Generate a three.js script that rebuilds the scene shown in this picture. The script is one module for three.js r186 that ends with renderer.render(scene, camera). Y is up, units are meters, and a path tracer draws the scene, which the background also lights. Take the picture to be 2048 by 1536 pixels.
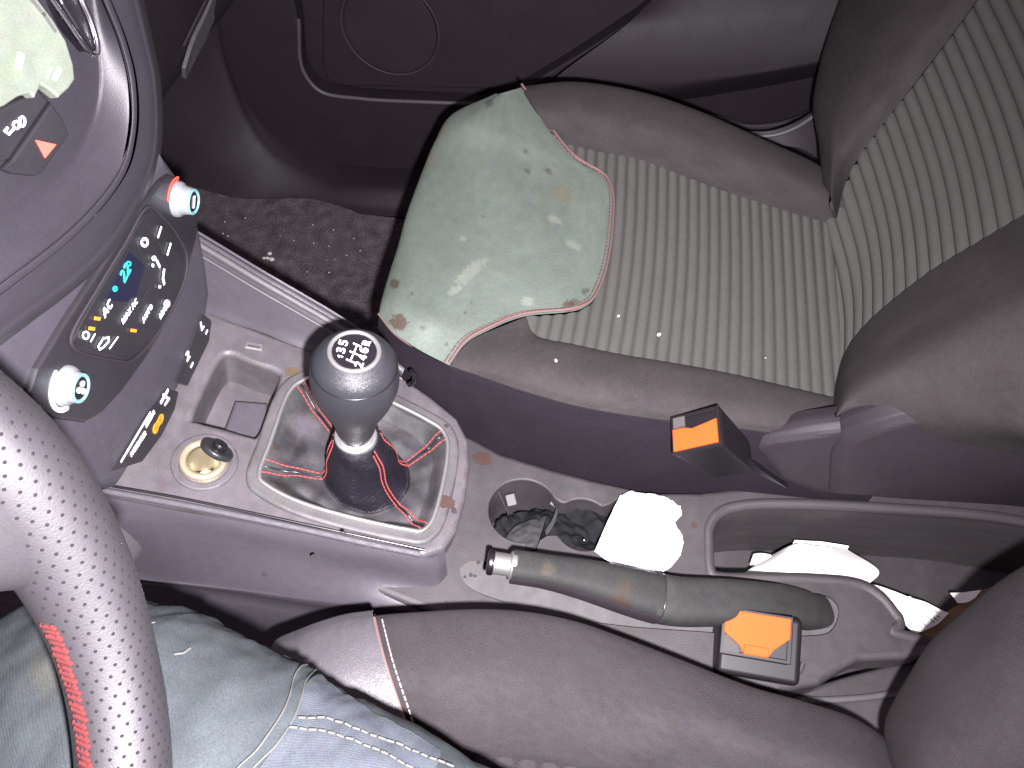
import * as THREE from 'three';
import { mergeGeometries, toCreasedNormals } from 'three/addons/utils/BufferGeometryUtils.js';
import { RoundedBoxGeometry } from 'three/addons/geometries/RoundedBoxGeometry.js';
import { ImprovedNoise } from 'three/addons/math/ImprovedNoise.js';
import { FontLoader } from 'three/addons/loaders/FontLoader.js';
import { TextGeometry } from 'three/addons/geometries/TextGeometry.js';

// ------------------------------------------------------------ camera, flash, exposure
const V = (x, y, z) => new THREE.Vector3(x, y, z);
const RIGHT = V(.1453, .0518, .988).normalize(), UP = V(.799, .583, -.148);
UP.addScaledVector(RIGHT, -UP.dot(RIGHT)).normalize();
const BACK = RIGHT.clone().cross(UP), CAM = V(-.33, .59, .15), FOCAL = 1607;   // focal length in photograph pixels
const scene = new THREE.Scene();
const camera = new THREE.PerspectiveCamera(2 * Math.atan(768 / FOCAL) * 180 / Math.PI, 4 / 3, .02, 30);
camera.position.copy(CAM);
camera.quaternion.setFromRotationMatrix(new THREE.Matrix4().makeBasis(RIGHT, UP, BACK));
scene.add(camera);
const renderer = new THREE.WebGLRenderer({ antialias: true });
renderer.toneMapping = THREE.LinearToneMapping;
renderer.toneMappingExposure = 1;
renderer.shadowMap.enabled = true;
scene.background = new THREE.Color().setRGB(.46, .36, .45);        // even ambient fill added to lift the blacks, no real source
const flash = new THREE.SpotLight(new THREE.Color().setRGB(1, .96, 1), 10.6, 0, 1.15, 1);
flash.position.copy(CAM).addScaledVector(RIGHT, .022).addScaledVector(UP, -.032).addScaledVector(BACK, .004);   // the phone's flash beside its lens
flash.target.position.copy(CAM).addScaledVector(RIGHT, -.23).addScaledVector(UP, -.06).addScaledVector(BACK, -1); scene.add(flash.target);
flash.castShadow = true; flash.shadow.radius = .35; flash.shadow.mapSize.set(2048, 2048); flash.shadow.camera.near = .03; flash.shadow.camera.far = 4;
scene.add(flash);

// ------------------------------------------------------------ pixels to positions
const ray = (px, py) => V(0, 0, 0).addScaledVector(RIGHT, (px - 1024) / FOCAL).addScaledVector(UP, (768 - py) / FOCAL).sub(BACK);
const onPlane = (px, py, o, n) => { const r = ray(px, py); return CAM.clone().addScaledVector(r, o.clone().sub(CAM).dot(n) / r.dot(n)); };
const EX = V(1, 0, 0), EY = V(0, 1, 0), EZ = V(0, 0, 1);
const onY = (px, py, y) => onPlane(px, py, V(0, y, 0), EY), onX = (px, py, x) => onPlane(px, py, V(x, 0, 0), EX), onZ = (px, py, z) => onPlane(px, py, V(0, 0, z), EZ);
const pixel = p => { const q = p.clone().sub(CAM), d = -q.dot(BACK); return [1024 + FOCAL * q.dot(RIGHT) / d, 768 - FOCAL * q.dot(UP) / d]; };
// a flat frame: origin, normal, a (s axis), b (t axis), a x b = n
const frame = (o, n, a) => { n = n.clone().normalize(); a = a.clone().addScaledVector(n, -a.dot(n)).normalize(); return { o, n, a, b: n.clone().cross(a) }; };
const lift = (F, h) => ({ ...F, o: F.o.clone().addScaledVector(F.n, h) });
const hit = (F, px, py, h = 0) => onPlane(px, py, F.o.clone().addScaledVector(F.n, h), F.n);
const loc = (F, p) => { const q = (p.isVector3 ? p : hit(F, p[0], p[1])).clone().sub(F.o); return new THREE.Vector2(q.dot(F.a), q.dot(F.b)); };
const FM = F => new THREE.Matrix4().makeBasis(F.a, F.b, F.n).setPosition(F.o);
const F_CONSOLE = frame(V(0, 0, 0), V(0, 1, .18), EX);               // console top round the gear lever, falling to the rear
const F_REAR = frame(V(0, -.05, 0), EY, EX);                         // console top between the seats
const F_STACK = frame(V(0, .03, -.150), V(0, -.05, 1), EX);         // face of the centre stack
const F_BACK = frame(V(0, .03, .41), V(0, .42, -.906), V(-1, 0, 0)); // front of the passenger backrest
const FX = x => frame(V(x, 0, 0), V(-1, 0, 0), EZ);
const FY = y => frame(V(0, y, 0), EY, EX);

// ------------------------------------------------------------ random, noise, textures
let seed = 7; const rnd = () => { seed = (seed * 1664525 + 1013904223) >>> 0; return seed / 4294967296; };
const rr = (a, b) => a + (b - a) * rnd();
const PN = new ImprovedNoise(), noise = (x, y, z = 0) => PN.noise(x, y, z);
const clamp = (x, a = 0, b = 1) => Math.min(b, Math.max(a, x)), mix = (a, b, t) => a + (b - a) * t, smooth = (a, b, x) => { const t = clamp((x - a) / (b - a)); return t * t * (3 - 2 * t); };
function tex(n, fn, size, srgb) {                                    // size: metres one repeat covers
  const d = new Uint8Array(n * n * 4);
  for (let j = 0; j < n; j++) for (let i = 0; i < n; i++) { const c = fn(i / n, j / n, i, j), k = (j * n + i) * 4; for (let m = 0; m < 3; m++) d[k + m] = clamp(c[m] ?? c) * 255; d[k + 3] = 255; }
  const t = new THREE.DataTexture(d, n, n); t.wrapS = t.wrapT = THREE.RepeatWrapping; t.magFilter = THREE.LinearFilter; t.minFilter = THREE.LinearMipmapLinearFilter; t.generateMipmaps = true;
  t.repeat.set(1 / size, 1 / size); if (srgb) t.colorSpace = THREE.SRGBColorSpace; t.needsUpdate = true; return t;
}
const per = (u, v, f, z) => { const a = noise(u * f, v * f, z), b = noise((u - 1) * f, v * f, z), c = noise(u * f, (v - 1) * f, z), e = noise((u - 1) * f, (v - 1) * f, z); return mix(mix(a, b, u), mix(c, e, u), v); };
const T_grain = tex(256, (u, v) => .5 + .5 * per(u, v, 42, 1) + .3 * per(u, v, 90, 2), .05);
const T_leather = tex(256, (u, v) => { const a = Math.abs(per(u, v, 26, 5)), b = Math.abs(per(u, v, 38, 9)); return clamp(Math.min(a, b) * 5); }, .045);
const T_weave = tex(256, (u, v, i, j) => .5 + .22 * Math.sin(u * Math.PI * 128) * Math.sin(v * Math.PI * 128) + .35 * per(u, v, 70, 3) + (rnd() - .5) * .2, .07);
const T_twill = tex(256, (u, v) => .5 + .3 * Math.sin((u * 44 + v * 22) * Math.PI * 2) + .35 * per(u, v, 60, 4) + (rnd() - .5) * .2, .06);
const T_pile = tex(256, (u, v) => .5 + .5 * per(u, v, 60, 6) + (rnd() - .5) * .5, .06);
const blotch = (lo, f1, f2, chroma, speck = .1) => (u, v) => { const a = per(u, v, f1, 11) * .55 + per(u, v, f2, 12) * .3, s = (rnd() - .5) * speck, k = 1 - lo * (.5 + a) + s; return [clamp(k + chroma * per(u, v, f2, 21), 0, 1), clamp(k + chroma * per(u, v, f2, 31), 0, 1), clamp(k + chroma * per(u, v, f2, 41), 0, 1)]; };
const C_fabric = tex(512, blotch(.22, 6, 26, .035, .18), .2, true);
const C_rib = tex(512, blotch(.07, 9, 40, .05, .18), .2, true);
const C_plastic = tex(512, blotch(.16, 5, 24, .03, .1), .24, true);
const C_dust = tex(512, blotch(.34, 5, 20, .05, .14), .2, true);
const C_carpet = tex(512, (u, v) => { const k = .55 + .3 * per(u, v, 12, 2) + .3 * per(u, v, 60, 3) + (rnd() - .5) * .35; return [k, k * .97, k]; }, .22, true);
const C_paper = tex(128, blotch(.06, 4, 18, .01, .03), .2, true);
const col = (r, g, b) => new THREE.Color().setRGB(r, g, b);
const mat = (c, roughness, o = {}) => new THREE.MeshPhysicalMaterial({ color: col(...c), roughness, ...o });
const M = {
  dash: mat([.046, .041, .054], .5, { map: C_plastic, bumpMap: T_grain, bumpScale: .00016 }),
  console: mat([.1, .088, .097], .45, { map: C_dust, bumpMap: T_grain, bumpScale: .00016 }),
  consoleSide: mat([.059, .052, .064], .42, { map: C_plastic, bumpMap: T_grain, bumpScale: .0002 }),
  podPlastic: mat([.022, .019, .026], .52, { map: C_plastic, bumpMap: T_grain, bumpScale: .00016 }),
  rear: mat([.05, .043, .047], .55, { map: C_dust, bumpMap: T_grain, bumpScale: .00016 }),  // same plastic as console, colour darkened to follow the light falling off rearward
  trim: mat([.02, .018, .022], .32, { map: C_plastic }),
  gloss: mat([.006, .005, .007], .3, {}),
  button: mat([.016, .015, .018], .38, { map: C_plastic }),
  satin: mat([.5, .49, .48], .34, { metalness: .85, map: C_plastic }),
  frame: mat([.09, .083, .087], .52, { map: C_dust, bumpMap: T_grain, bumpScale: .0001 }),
  knobSilver: mat([.22, .23, .245], .4, { metalness: .35 }),
  sideCloth: mat([.012, .0085, .0135], .9, { map: C_fabric, bumpMap: T_weave, bumpScale: .0003, specularIntensity: .3 }),
  grip: mat([1, 1, 1], .7, { specularIntensity: .3, vertexColors: true, map: C_plastic, bumpMap: T_grain, bumpScale: .0002 }),
  blackPlastic: mat([.007, .0055, .007], .5, { specularIntensity: .45 }),
  hole: mat([.01, .008, .01], 1, { specularIntensity: .1 }),
  chrome: mat([.85, .86, .88], .12, { metalness: 1 }),
  brass: mat([.62, .55, .38], .3, { metalness: .8 }),
  bootLeather: mat([.034, .031, .035], .66, { map: C_dust, bumpMap: T_leather, bumpScale: .0001, specularIntensity: .6, vertexColors: true }),
  towerLeather: mat([.006, .005, .009], .55, { specularIntensity: .5, bumpMap: T_leather, bumpScale: .0003 }),
  knob: mat([.017, .017, .021], .44, { bumpMap: T_leather, bumpScale: .00012 }),
  wheel: mat([.0135, .0115, .014], .53, { map: C_plastic, bumpMap: T_leather, bumpScale: .00003 }),
  seatLeather: mat([1, 1, 1], .5, { bumpMap: T_leather, bumpScale: .00018, vertexColors: true, map: C_plastic }),
  fabric: mat([.041, .0355, .0365], .95, { map: C_fabric, bumpMap: T_weave, bumpScale: .0005, specularIntensity: .3 }),
  fabricRib: mat([.07, .0695, .064], .95, { map: C_rib, bumpMap: T_weave, bumpScale: .0004, specularIntensity: .3 }),
  fabricTwill: mat([.031, .0262, .0288], .95, { map: C_fabric, bumpMap: T_twill, bumpScale: .0005, specularIntensity: .3 }),
  fabricDark: mat([.02, .015, .02], .95, { map: C_fabric, bumpMap: T_weave, bumpScale: .0004, specularIntensity: .3 }),
  seatPlastic: mat([.021, .016, .021], .62, { map: C_plastic, bumpMap: T_grain, bumpScale: .0002, specularIntensity: .6 }),
  door: mat([.012, .008, .0115], .6, { map: C_plastic, bumpMap: T_grain, bumpScale: .0003, specularIntensity: .5 }),
  doorDeep: mat([.012, .008, .0115], .65, { map: C_plastic, bumpMap: T_grain, bumpScale: .0003, specularIntensity: .5 }),
  carpet: mat([.17, .142, .158], 1, { map: C_carpet, bumpMap: T_pile, bumpScale: .002 }),
  redThread: mat([.2, .03, .03], .8), redLace: mat([.045, .0075, .008], .9, { specularIntensity: .3 }), pinkThread: mat([.11, .06, .058], .75), paleThread: mat([.2, .17, .16], .8), redPaint: mat([.7, .07, .05], .5),
  orange: mat([.4, .062, .012], .7, { specularIntensity: .25 }), plate: mat([.06, .056, .056], .9, { specularIntensity: .2 }), white: mat([.8, .8, .8], .6), tissue: mat([.86, .87, .9], .95, { bumpMap: T_leather, bumpScale: .0003 }),
  paper: mat([.8, .79, .76], .8, { map: C_paper }), cardboard: mat([.24, .14, .07], .9, { map: C_dust }), ink: mat([.2, .2, .22], .9),
  cloth: mat([.013, .013, .015], .95, { specularIntensity: .2, bumpMap: T_twill, bumpScale: .0003, map: C_fabric }), clothGrey: mat([.045, .044, .047], .9, { specularIntensity: .2, bumpMap: T_twill, bumpScale: .0003, map: C_fabric }),
  trousers: mat([.027, .0315, .035], .95, { specularIntensity: .3, map: C_fabric, bumpMap: T_twill, bumpScale: .00014, vertexColors: true }),
  trouserPocket: mat([.038, .0425, .052], .95, { specularIntensity: .3, map: C_fabric, bumpMap: T_twill, bumpScale: .00014 }),
  thread: mat([.05, .05, .047], .9, { specularIntensity: .3 }), screen: mat([.13, .15, .12], .25, { map: C_plastic, clearcoat: .5, clearcoatRoughness: .15 }),
  print: mat([.75, .77, .82], .6), rust: mat([.045, .018, .012], .8, { map: C_dust }), dirt: mat([.09, .06, .033], .9, { map: C_dust }), grime: mat([.03, .022, .022], .8, { map: C_dust }),
  teal: mat([.02, .2, .18], .5, { emissive: col(.02, .72, .6), emissiveIntensity: .9 }), amber: mat([.3, .12, .01], .5, { emissive: col(1, .42, .03), emissiveIntensity: .8 }),
  display: mat([.006, .007, .02], .3), tealRing: mat([.25, .55, .6], .2, { metalness: .6 }), crumb: mat([.32, .3, .28], .9),
};

// ------------------------------------------------------------ objects
const counts = {};
const numbered = n => { const k = counts[n] = (counts[n] ?? -1) + 1; return k ? `${n}_${String(k).padStart(3, '0')}` : n; };
function obj(name, g, m, parent = scene) { if (Array.isArray(g)) g = mergeGeometries(g.map(q => { q = q.index ? q.toNonIndexed() : q.clone(); for (const k of Object.keys(q.attributes)) if (!['position', 'normal', 'uv', 'color'].includes(k)) q.deleteAttribute(k); return q; })); const o = new THREE.Mesh(g, m); o.name = parent === scene ? numbered(name) : name; o.castShadow = o.receiveShadow = true; parent.add(o); return o; }
const tag = (o, label, category, group) => { o.userData = { label, category, ...(group ? { group } : {}) }; return o; };
const thing = (name, label, category, group) => { const o = new THREE.Group(); o.name = numbered(name); scene.add(o); return tag(o, label, category, group); };
const struct = (name, g, m) => { const o = obj(name, g, m); o.userData = { kind: 'structure' }; return o; };
const stuff = o => { o.userData.kind = 'stuff'; return o; };

// ------------------------------------------------------------ surfaces
const cr = (a, b, c, d, t) => V(0, 0, 0).addScaledVector(a, -.5 * t + t * t - .5 * t ** 3).addScaledVector(b, 1 - 2.5 * t * t + 1.5 * t ** 3).addScaledVector(c, .5 * t + 2 * t * t - 1.5 * t ** 3).addScaledVector(d, -.5 * t * t + .5 * t ** 3);
function along(P, t) {                                               // Catmull-Rom through an open row of points, t in 0..1
  const n = P.length - 1, x = clamp(t) * n, i = Math.min(n - 1, Math.floor(x)), g = k => k < 0 ? P[0].clone().multiplyScalar(2).sub(P[1]) : k > n ? P[n].clone().multiplyScalar(2).sub(P[n - 1]) : P[k];
  return cr(g(i - 1), g(i), g(i + 1), g(i + 2), x - i);
}
const surface = rows => (u, v) => along(rows.map(r => along(r, u)), v);
const curve = (P, n = 60) => Array.from({ length: n + 1 }, (_, i) => along(P, i / n));
function sheet(f, nu, nv, { thick = 0, color, toward = CAM, uvs = 1 } = {}) {   // a surface given thickness, its front turned to a point outside it
  const P = [], idx = [], uv = [], cl = [];
  const lu = f(0, .5).distanceTo(f(.5, .5)) + f(.5, .5).distanceTo(f(1, .5)), lv = f(.5, 0).distanceTo(f(.5, .5)) + f(.5, .5).distanceTo(f(.5, 1));
  for (let j = 0; j <= nv; j++) for (let i = 0; i <= nu; i++) { P.push(f(i / nu, j / nv)); uv.push(i / nu * lu * uvs, j / nv * lv * uvs); }
  const W = nu + 1, N = P.map(() => V(0, 0, 0));
  const at = (i, j) => j * W + i;
  for (let j = 0; j <= nv; j++) for (let i = 0; i <= nu; i++) {
    const a = P[at(Math.min(nu, i + 1), j)].clone().sub(P[at(Math.max(0, i - 1), j)]), b = P[at(i, Math.min(nv, j + 1))].clone().sub(P[at(i, Math.max(0, j - 1))]);
    N[at(i, j)].crossVectors(a, b).normalize();
  }
  let s = 0; P.forEach((p, k) => s += Math.sign(N[k].dot(toward.clone().sub(p))));
  const flip = s < 0; if (flip) N.forEach(n => n.negate());
  const pos = [], nor = [], uvo = [];
  const push = (p, n, k) => { pos.push(p.x, p.y, p.z); nor.push(n.x, n.y, n.z); uvo.push(uv[2 * k], uv[2 * k + 1]); if (color) { const c = color(P[k], ...pixel(P[k])); cl.push(...c); } };
  P.forEach((p, k) => push(p, N[k], k));
  const quad = (a, b, c, d, fl) => fl ? idx.push(a, c, b, b, c, d) : idx.push(a, b, c, b, d, c);
  for (let j = 0; j < nv; j++) for (let i = 0; i < nu; i++) quad(at(i, j), at(i + 1, j), at(i, j + 1), at(i + 1, j + 1), flip);
  if (thick) {
    const n0 = P.length; P.forEach((p, k) => push(p.clone().addScaledVector(N[k], -thick), N[k].clone().negate(), k));
    for (let j = 0; j < nv; j++) for (let i = 0; i < nu; i++) quad(n0 + at(i, j), n0 + at(i + 1, j), n0 + at(i, j + 1), n0 + at(i + 1, j + 1), !flip);
    const edge = (list, out) => { for (let q = 0; q + 1 < list.length; q++) { const a = list[q], b = list[q + 1], m = pos.length / 3; const nn = V(0, 0, 0).crossVectors(P[b].clone().sub(P[a]), N[a]).normalize(); if (out) nn.negate(); for (const [k, back] of [[a, 0], [b, 0], [a, 1], [b, 1]]) push(P[k].clone().addScaledVector(N[k], -thick * back), nn, k); idx.push(m, m + 1, m + 2, m + 1, m + 3, m + 2); } };
    const r = n => Array.from({ length: n + 1 }, (_, i) => i);
    edge(r(nu).map(i => at(i, 0)), flip); edge(r(nu).map(i => at(i, nv)), !flip); edge(r(nv).map(j => at(0, j)), !flip); edge(r(nv).map(j => at(nu, j)), flip);
  }
  const g = new THREE.BufferGeometry(); g.setAttribute('position', new THREE.Float32BufferAttribute(pos, 3)); g.setAttribute('normal', new THREE.Float32BufferAttribute(nor, 3)); g.setAttribute('uv', new THREE.Float32BufferAttribute(uvo, 2));
  if (color) g.setAttribute('color', new THREE.Float32BufferAttribute(cl, 3)); g.setIndex(idx); return g;
}
const tube = (P, r, n = 80, k = 8, closed = false) => new THREE.TubeGeometry(new THREE.CatmullRomCurve3(P, closed), n, r, k, closed);
function capsule(a, b, r, k = 5) { const d = b.clone().sub(a), g = new THREE.CapsuleGeometry(r, Math.max(1e-4, d.length()), 2, k); g.applyQuaternion(new THREE.Quaternion().setFromUnitVectors(EY, d.clone().normalize())); const c = a.clone().add(b).multiplyScalar(.5); g.translate(c.x, c.y, c.z); return g; }
function stitches(P, step, fill, r, up = 0) {                        // a run of thread stitches along a dense row of points
  const out = []; let d = 0, a = null;
  for (let i = 1; i < P.length; i++) { const L = P[i].distanceTo(P[i - 1]); const before = d % step; d += L; if (before < step * fill) { a ??= P[i - 1]; } else if (a) { out.push(capsule(a.clone().add(V(0, up, 0)), P[i - 1].clone().add(V(0, up, 0)), r, 5)); a = null; } }
  return out;
}
function outline(F, pts, round = false, n = 6) {                     // pixels or points -> Vector2 outline in a frame, corners softened when round
  const L = pts.map(p => loc(F, p)); if (!round) return L;
  const c = new THREE.SplineCurve([...L, L[0], L[1], L[2]]), out = [], m = L.length; for (let i = 0; i < m * n; i++) out.push(c.getPoint((1 + i / n) / (m + 2))); return out;
}
function slab(F, pts, { depth = .01, bevel = .002, seg = 3, round = false, holes = [], h = 0, soft = false } = {}) {   // a plate whose top face lies h above the frame
  const s = new THREE.Shape(Array.isArray(pts) && pts[0].isVector2 ? pts : outline(F, pts, round));
  for (const q of holes) s.holes.push(new THREE.Path(q[0].isVector2 ? q : outline(F, q, true)));
  const g = new THREE.ExtrudeGeometry(s, { depth: Math.max(1e-4, depth - 2 * bevel), bevelEnabled: bevel > 0, bevelSize: bevel, bevelThickness: bevel, bevelOffset: -bevel, bevelSegments: seg, curveSegments: 12 });
  g.translate(0, 0, h - depth + bevel); g.applyMatrix4(FM(F)); return soft ? toCreasedNormals(g, .75) : g;
}
const circle2 = (c, r, n = 40) => Array.from({ length: n }, (_, i) => new THREE.Vector2(c.x + r * Math.cos(i / n * 2 * Math.PI), c.y + r * Math.sin(i / n * 2 * Math.PI)));
function disc(F, c, r, depth, h = 0, bevel = .0008, inner = 0) { return slab(F, circle2(c, r), { depth, bevel, h, holes: inner ? [circle2(c, inner)] : [] }); }
function blob(F, px, py, r, { h = .0006, sx = 1, ang = 0, n = 18 } = {}) {      // an irregular flat spot lying on a frame
  const c = loc(F, [px, py]), o = rr(0, 50), p = []; for (let i = 0; i < n; i++) { const t = i / n * Math.PI * 2, k = r * (1 + .45 * noise(Math.cos(t) * 1.6 + o, Math.sin(t) * 1.6)), x = k * Math.cos(t) * sx, y = k * Math.sin(t); p.push(new THREE.Vector2(c.x + x * Math.cos(ang) - y * Math.sin(ang), c.y + x * Math.sin(ang) + y * Math.cos(ang))); }
  return slab(F, p, { depth: .0005, bevel: 0, h });
}
function stroke(F, pts, w, h = .0008, depth = .0004) {               // a printed line along pixels on a frame
  const out = []; for (let i = 0; i + 1 < pts.length; i++) { const a = loc(F, pts[i]), b = loc(F, pts[i + 1]), d = b.clone().sub(a).normalize().multiplyScalar(w / 2), n = new THREE.Vector2(-d.y, d.x); a.sub(d); b.add(d); out.push(slab(F, [a.clone().add(n), a.clone().sub(n), b.clone().sub(n), b.clone().add(n)], { depth, bevel: 0, h })); }
  return out;
}
const arcPx = (cx, cy, rx, ry, a0, a1, n = 14) => Array.from({ length: n + 1 }, (_, i) => { const a = (a0 + (a1 - a0) * i / n) * Math.PI / 180; return [cx + rx * Math.cos(a), cy - ry * Math.sin(a)]; });
const font = await new FontLoader().loadAsync('fonts/droid/droid_sans_bold.typeface.json');
function text(F, str, from, to, h = .0008, tall = 1) {               // lettering whose baseline runs from one pixel to the other
  const a = loc(F, from), b = loc(F, to), g = new TextGeometry(str, { font, size: 1, depth: .0004, curveSegments: 4, bevelEnabled: false }); g.computeBoundingBox();
  const w = g.boundingBox.max.x - g.boundingBox.min.x, k = a.distanceTo(b) / w; g.translate(-g.boundingBox.min.x, 0, 0); g.scale(k, k * tall, 1); g.rotateZ(Math.atan2(b.y - a.y, b.x - a.x)); g.translate(a.x, a.y, h - .0004); g.applyMatrix4(FM(F)); return g;
}
const drop = (P, dx, dy, dz) => P.map(p => p.clone().add(V(dx, dy, dz)));
const YY = (L, y) => L.map((p, i) => onY(p[0], p[1], Array.isArray(y) ? y[i] : y));

// ============================================================ THE CAR'S SHELL
{
  const floor = new THREE.PlaneGeometry(2.4, 2.6, 60, 60); floor.rotateX(-Math.PI / 2);
  const p = floor.attributes.position, uv = floor.attributes.uv; for (let i = 0; i < p.count; i++) { p.setY(i, -.32 + .012 * noise(p.getX(i) * 6, p.getZ(i) * 6)); uv.setXY(i, p.getX(i), p.getZ(i)); }
  floor.computeVertexNormals(); floor.translate(0, 0, .1); struct('floor_carpet', floor, M.carpet);
  // tunnel under the console
  const t = slab(frame(V(0, 0, .9), EZ, EX), [V(-.09, -.32, .9), V(.1, -.32, .9), V(.075, -.165, .9), V(-.075, -.165, .9)], { depth: 1.7, bevel: .004 }); struct('centre_tunnel', t, M.carpet);
  // sill with its rounded lip, curving up into the front kick panel
  const rows = [
    [onX(452, -40, .735), onX(470, 90, .735), onX(525, 205, .73), onX(570, 270, .72), onX(640, 308, .715), onX(740, 326, .715), onX(900, 330, .715), onX(1300, 330, .715)],
    [onX(440, -40, .72), onX(455, 105, .715), onX(505, 235, .70), onX(560, 305, .685), onX(650, 350, .675), onX(760, 357, .675), onX(900, 361, .675), onX(1300, 362, .675)],
    [onX(425, -40, .70), onX(438, 120, .695), onX(482, 255, .68), onX(542, 324, .665), onX(640, 370, .655), onX(760, 380, .65), onX(900, 384, .65), onX(1300, 384, .65)],
    [onX(350, -40, .68), onX(358, 160, .675), onX(415, 312, .65), onX(505, 366, .635), onX(620, 400, .63), onX(760, 413, .63), onX(900, 418, .63), onX(1300, 420, .63)],
    [onX(285, -40, .66), onX(290, 220, .65), onX(345, 368, .63), onX(470, 400, .615), onX(620, 420, .61), onX(760, 431, .615), onX(900, 437, .615), onX(1300, 439, .615)]];
  struct('door_sill', sheet(surface(rows), 90, 40, { thick: .004 }), M.door);
}
// crumbs of dried mud on the passenger floor mat
for (let i = 0; i < 30; i++) {
  const big = i < 5, px = big ? 541 + rr(-14, 14) : rr(440, 740), py = big ? 513 + rr(-7, 7) : 455 + (px - 440) * .12 + rr(-38, 70);
  const p = onY(px, py, -.316), r = big ? rr(.0018, .0032) : rr(.0006, .0012), g = new THREE.IcosahedronGeometry(r, 1); g.scale(rr(.8, 1.6), rr(.5, .9), rr(.8, 1.4)); g.rotateY(rr(0, 6)); g.translate(p.x, p.y, p.z);
  tag(obj('crumb', g, M.crumb), big ? 'largest pale crumbs clustered on the dark floor carpet' : 'tiny pale crumb scattered on the dark floor carpet', 'crumb', big ? 'crumb cluster on the carpet' : 'crumbs on the carpet');
}

// ============================================================ PASSENGER DOOR
{
  const t = thing('passenger_door', 'dark plastic door card with speaker pocket and armrest beside the passenger seat', 'car door');
  const F = FX(.705);
  const hole = outline(F, [[596, -260], [598, 60], [606, 140], [640, 182], [720, 197], [850, 204], [1000, 208], [1043, 178], [1180, 95], [1300, 5], [1380, -260]]);
  const outer = [V(.705, -.31, -.62), V(.705, -.31, .62), V(.705, .55, .62), V(.705, .55, -.62)].map(p => loc(F, p));
  const hs = new THREE.CatmullRomCurve3(hole.map(p => V(p.x, p.y, 0)), true, 'catmullrom', .3).getPoints(140).map(p => new THREE.Vector2(p.x, p.y));
  obj('door_card', slab(F, outer, { depth: .03, bevel: .004, seg: 4, holes: [hs] }), M.door, t);
  const lipPts = [[597, 40], [606, 140], [640, 182], [720, 197], [850, 204], [980, 208]].map(p => onX(p[0], p[1], .703));
  obj('pocket_lip', tube(lipPts, .0032, 90), M.rear, t);  // lighter colour paints in the highlight along this plastic edge
  const FI = FX(.742);
  obj('pocket_panel', slab(FI, [V(.742, -.2, -.5), V(.742, -.2, .3), V(.742, .4, .3), V(.742, .4, -.5)], { depth: .02, bevel: .002 }), M.doorDeep, t);
  obj('pocket_panel', slab(FX(.73), [[645, -250], [645, 130], [655, 160], [690, 172], [1030, 180], [1300, 0], [1350, -250]], { depth: .012, bevel: .003 }), M.door, t);
  const c = loc(FX(.726), [783, 52]), g = new THREE.TorusGeometry(.071, .0016, 8, 80); g.translate(c.x, c.y, 0); g.applyMatrix4(FM(FX(.717))); obj('speaker_ring', g, M.seatPlastic, t);
  obj('speaker_grille', disc(FX(.717), c, .067, .006), M.doorDeep, t);
  const arm = [
    [[1296, 8], [1400, -20], [1600, -40], [1800, -60], [2000, -70]].map(p => onX(p[0], p[1], .70)),
    [[1240, 60], [1380, 60], [1560, 45], [1720, 30], [1900, 10]].map(p => onX(p[0], p[1], .675)),
    [[1130, 140], [1300, 150], [1480, 138], [1640, 112], [1800, 80]].map(p => onX(p[0], p[1], .66)),
    [[1100, 170], [1300, 186], [1480, 160], [1640, 132], [1800, 100]].map(p => onX(p[0], p[1], .664)),
    [[1100, 190], [1300, 205], [1480, 182], [1640, 152], [1800, 120]].map(p => onX(p[0], p[1], .70))];
  obj('armrest', sheet(surface(arm), 60, 36, { thick: .004 }), M.door, t);
  const pk = [
    [[1250, 212], [1360, 222], [1440, 232], [1500, 248], [1580, 238], [1640, 208]].map(p => onX(p[0], p[1], .665)),
    [[1250, 232], [1360, 240], [1440, 250], [1500, 264], [1580, 256], [1650, 224]].map(p => onX(p[0], p[1], .66)),
    [[1250, 330], [1360, 340], [1440, 350], [1500, 364], [1580, 356], [1650, 324]].map(p => onX(p[0], p[1], .675))];
  obj('lower_pocket', sheet(surface(pk), 40, 16, { thick: .006 }), M.seatPlastic, t);
}

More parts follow.
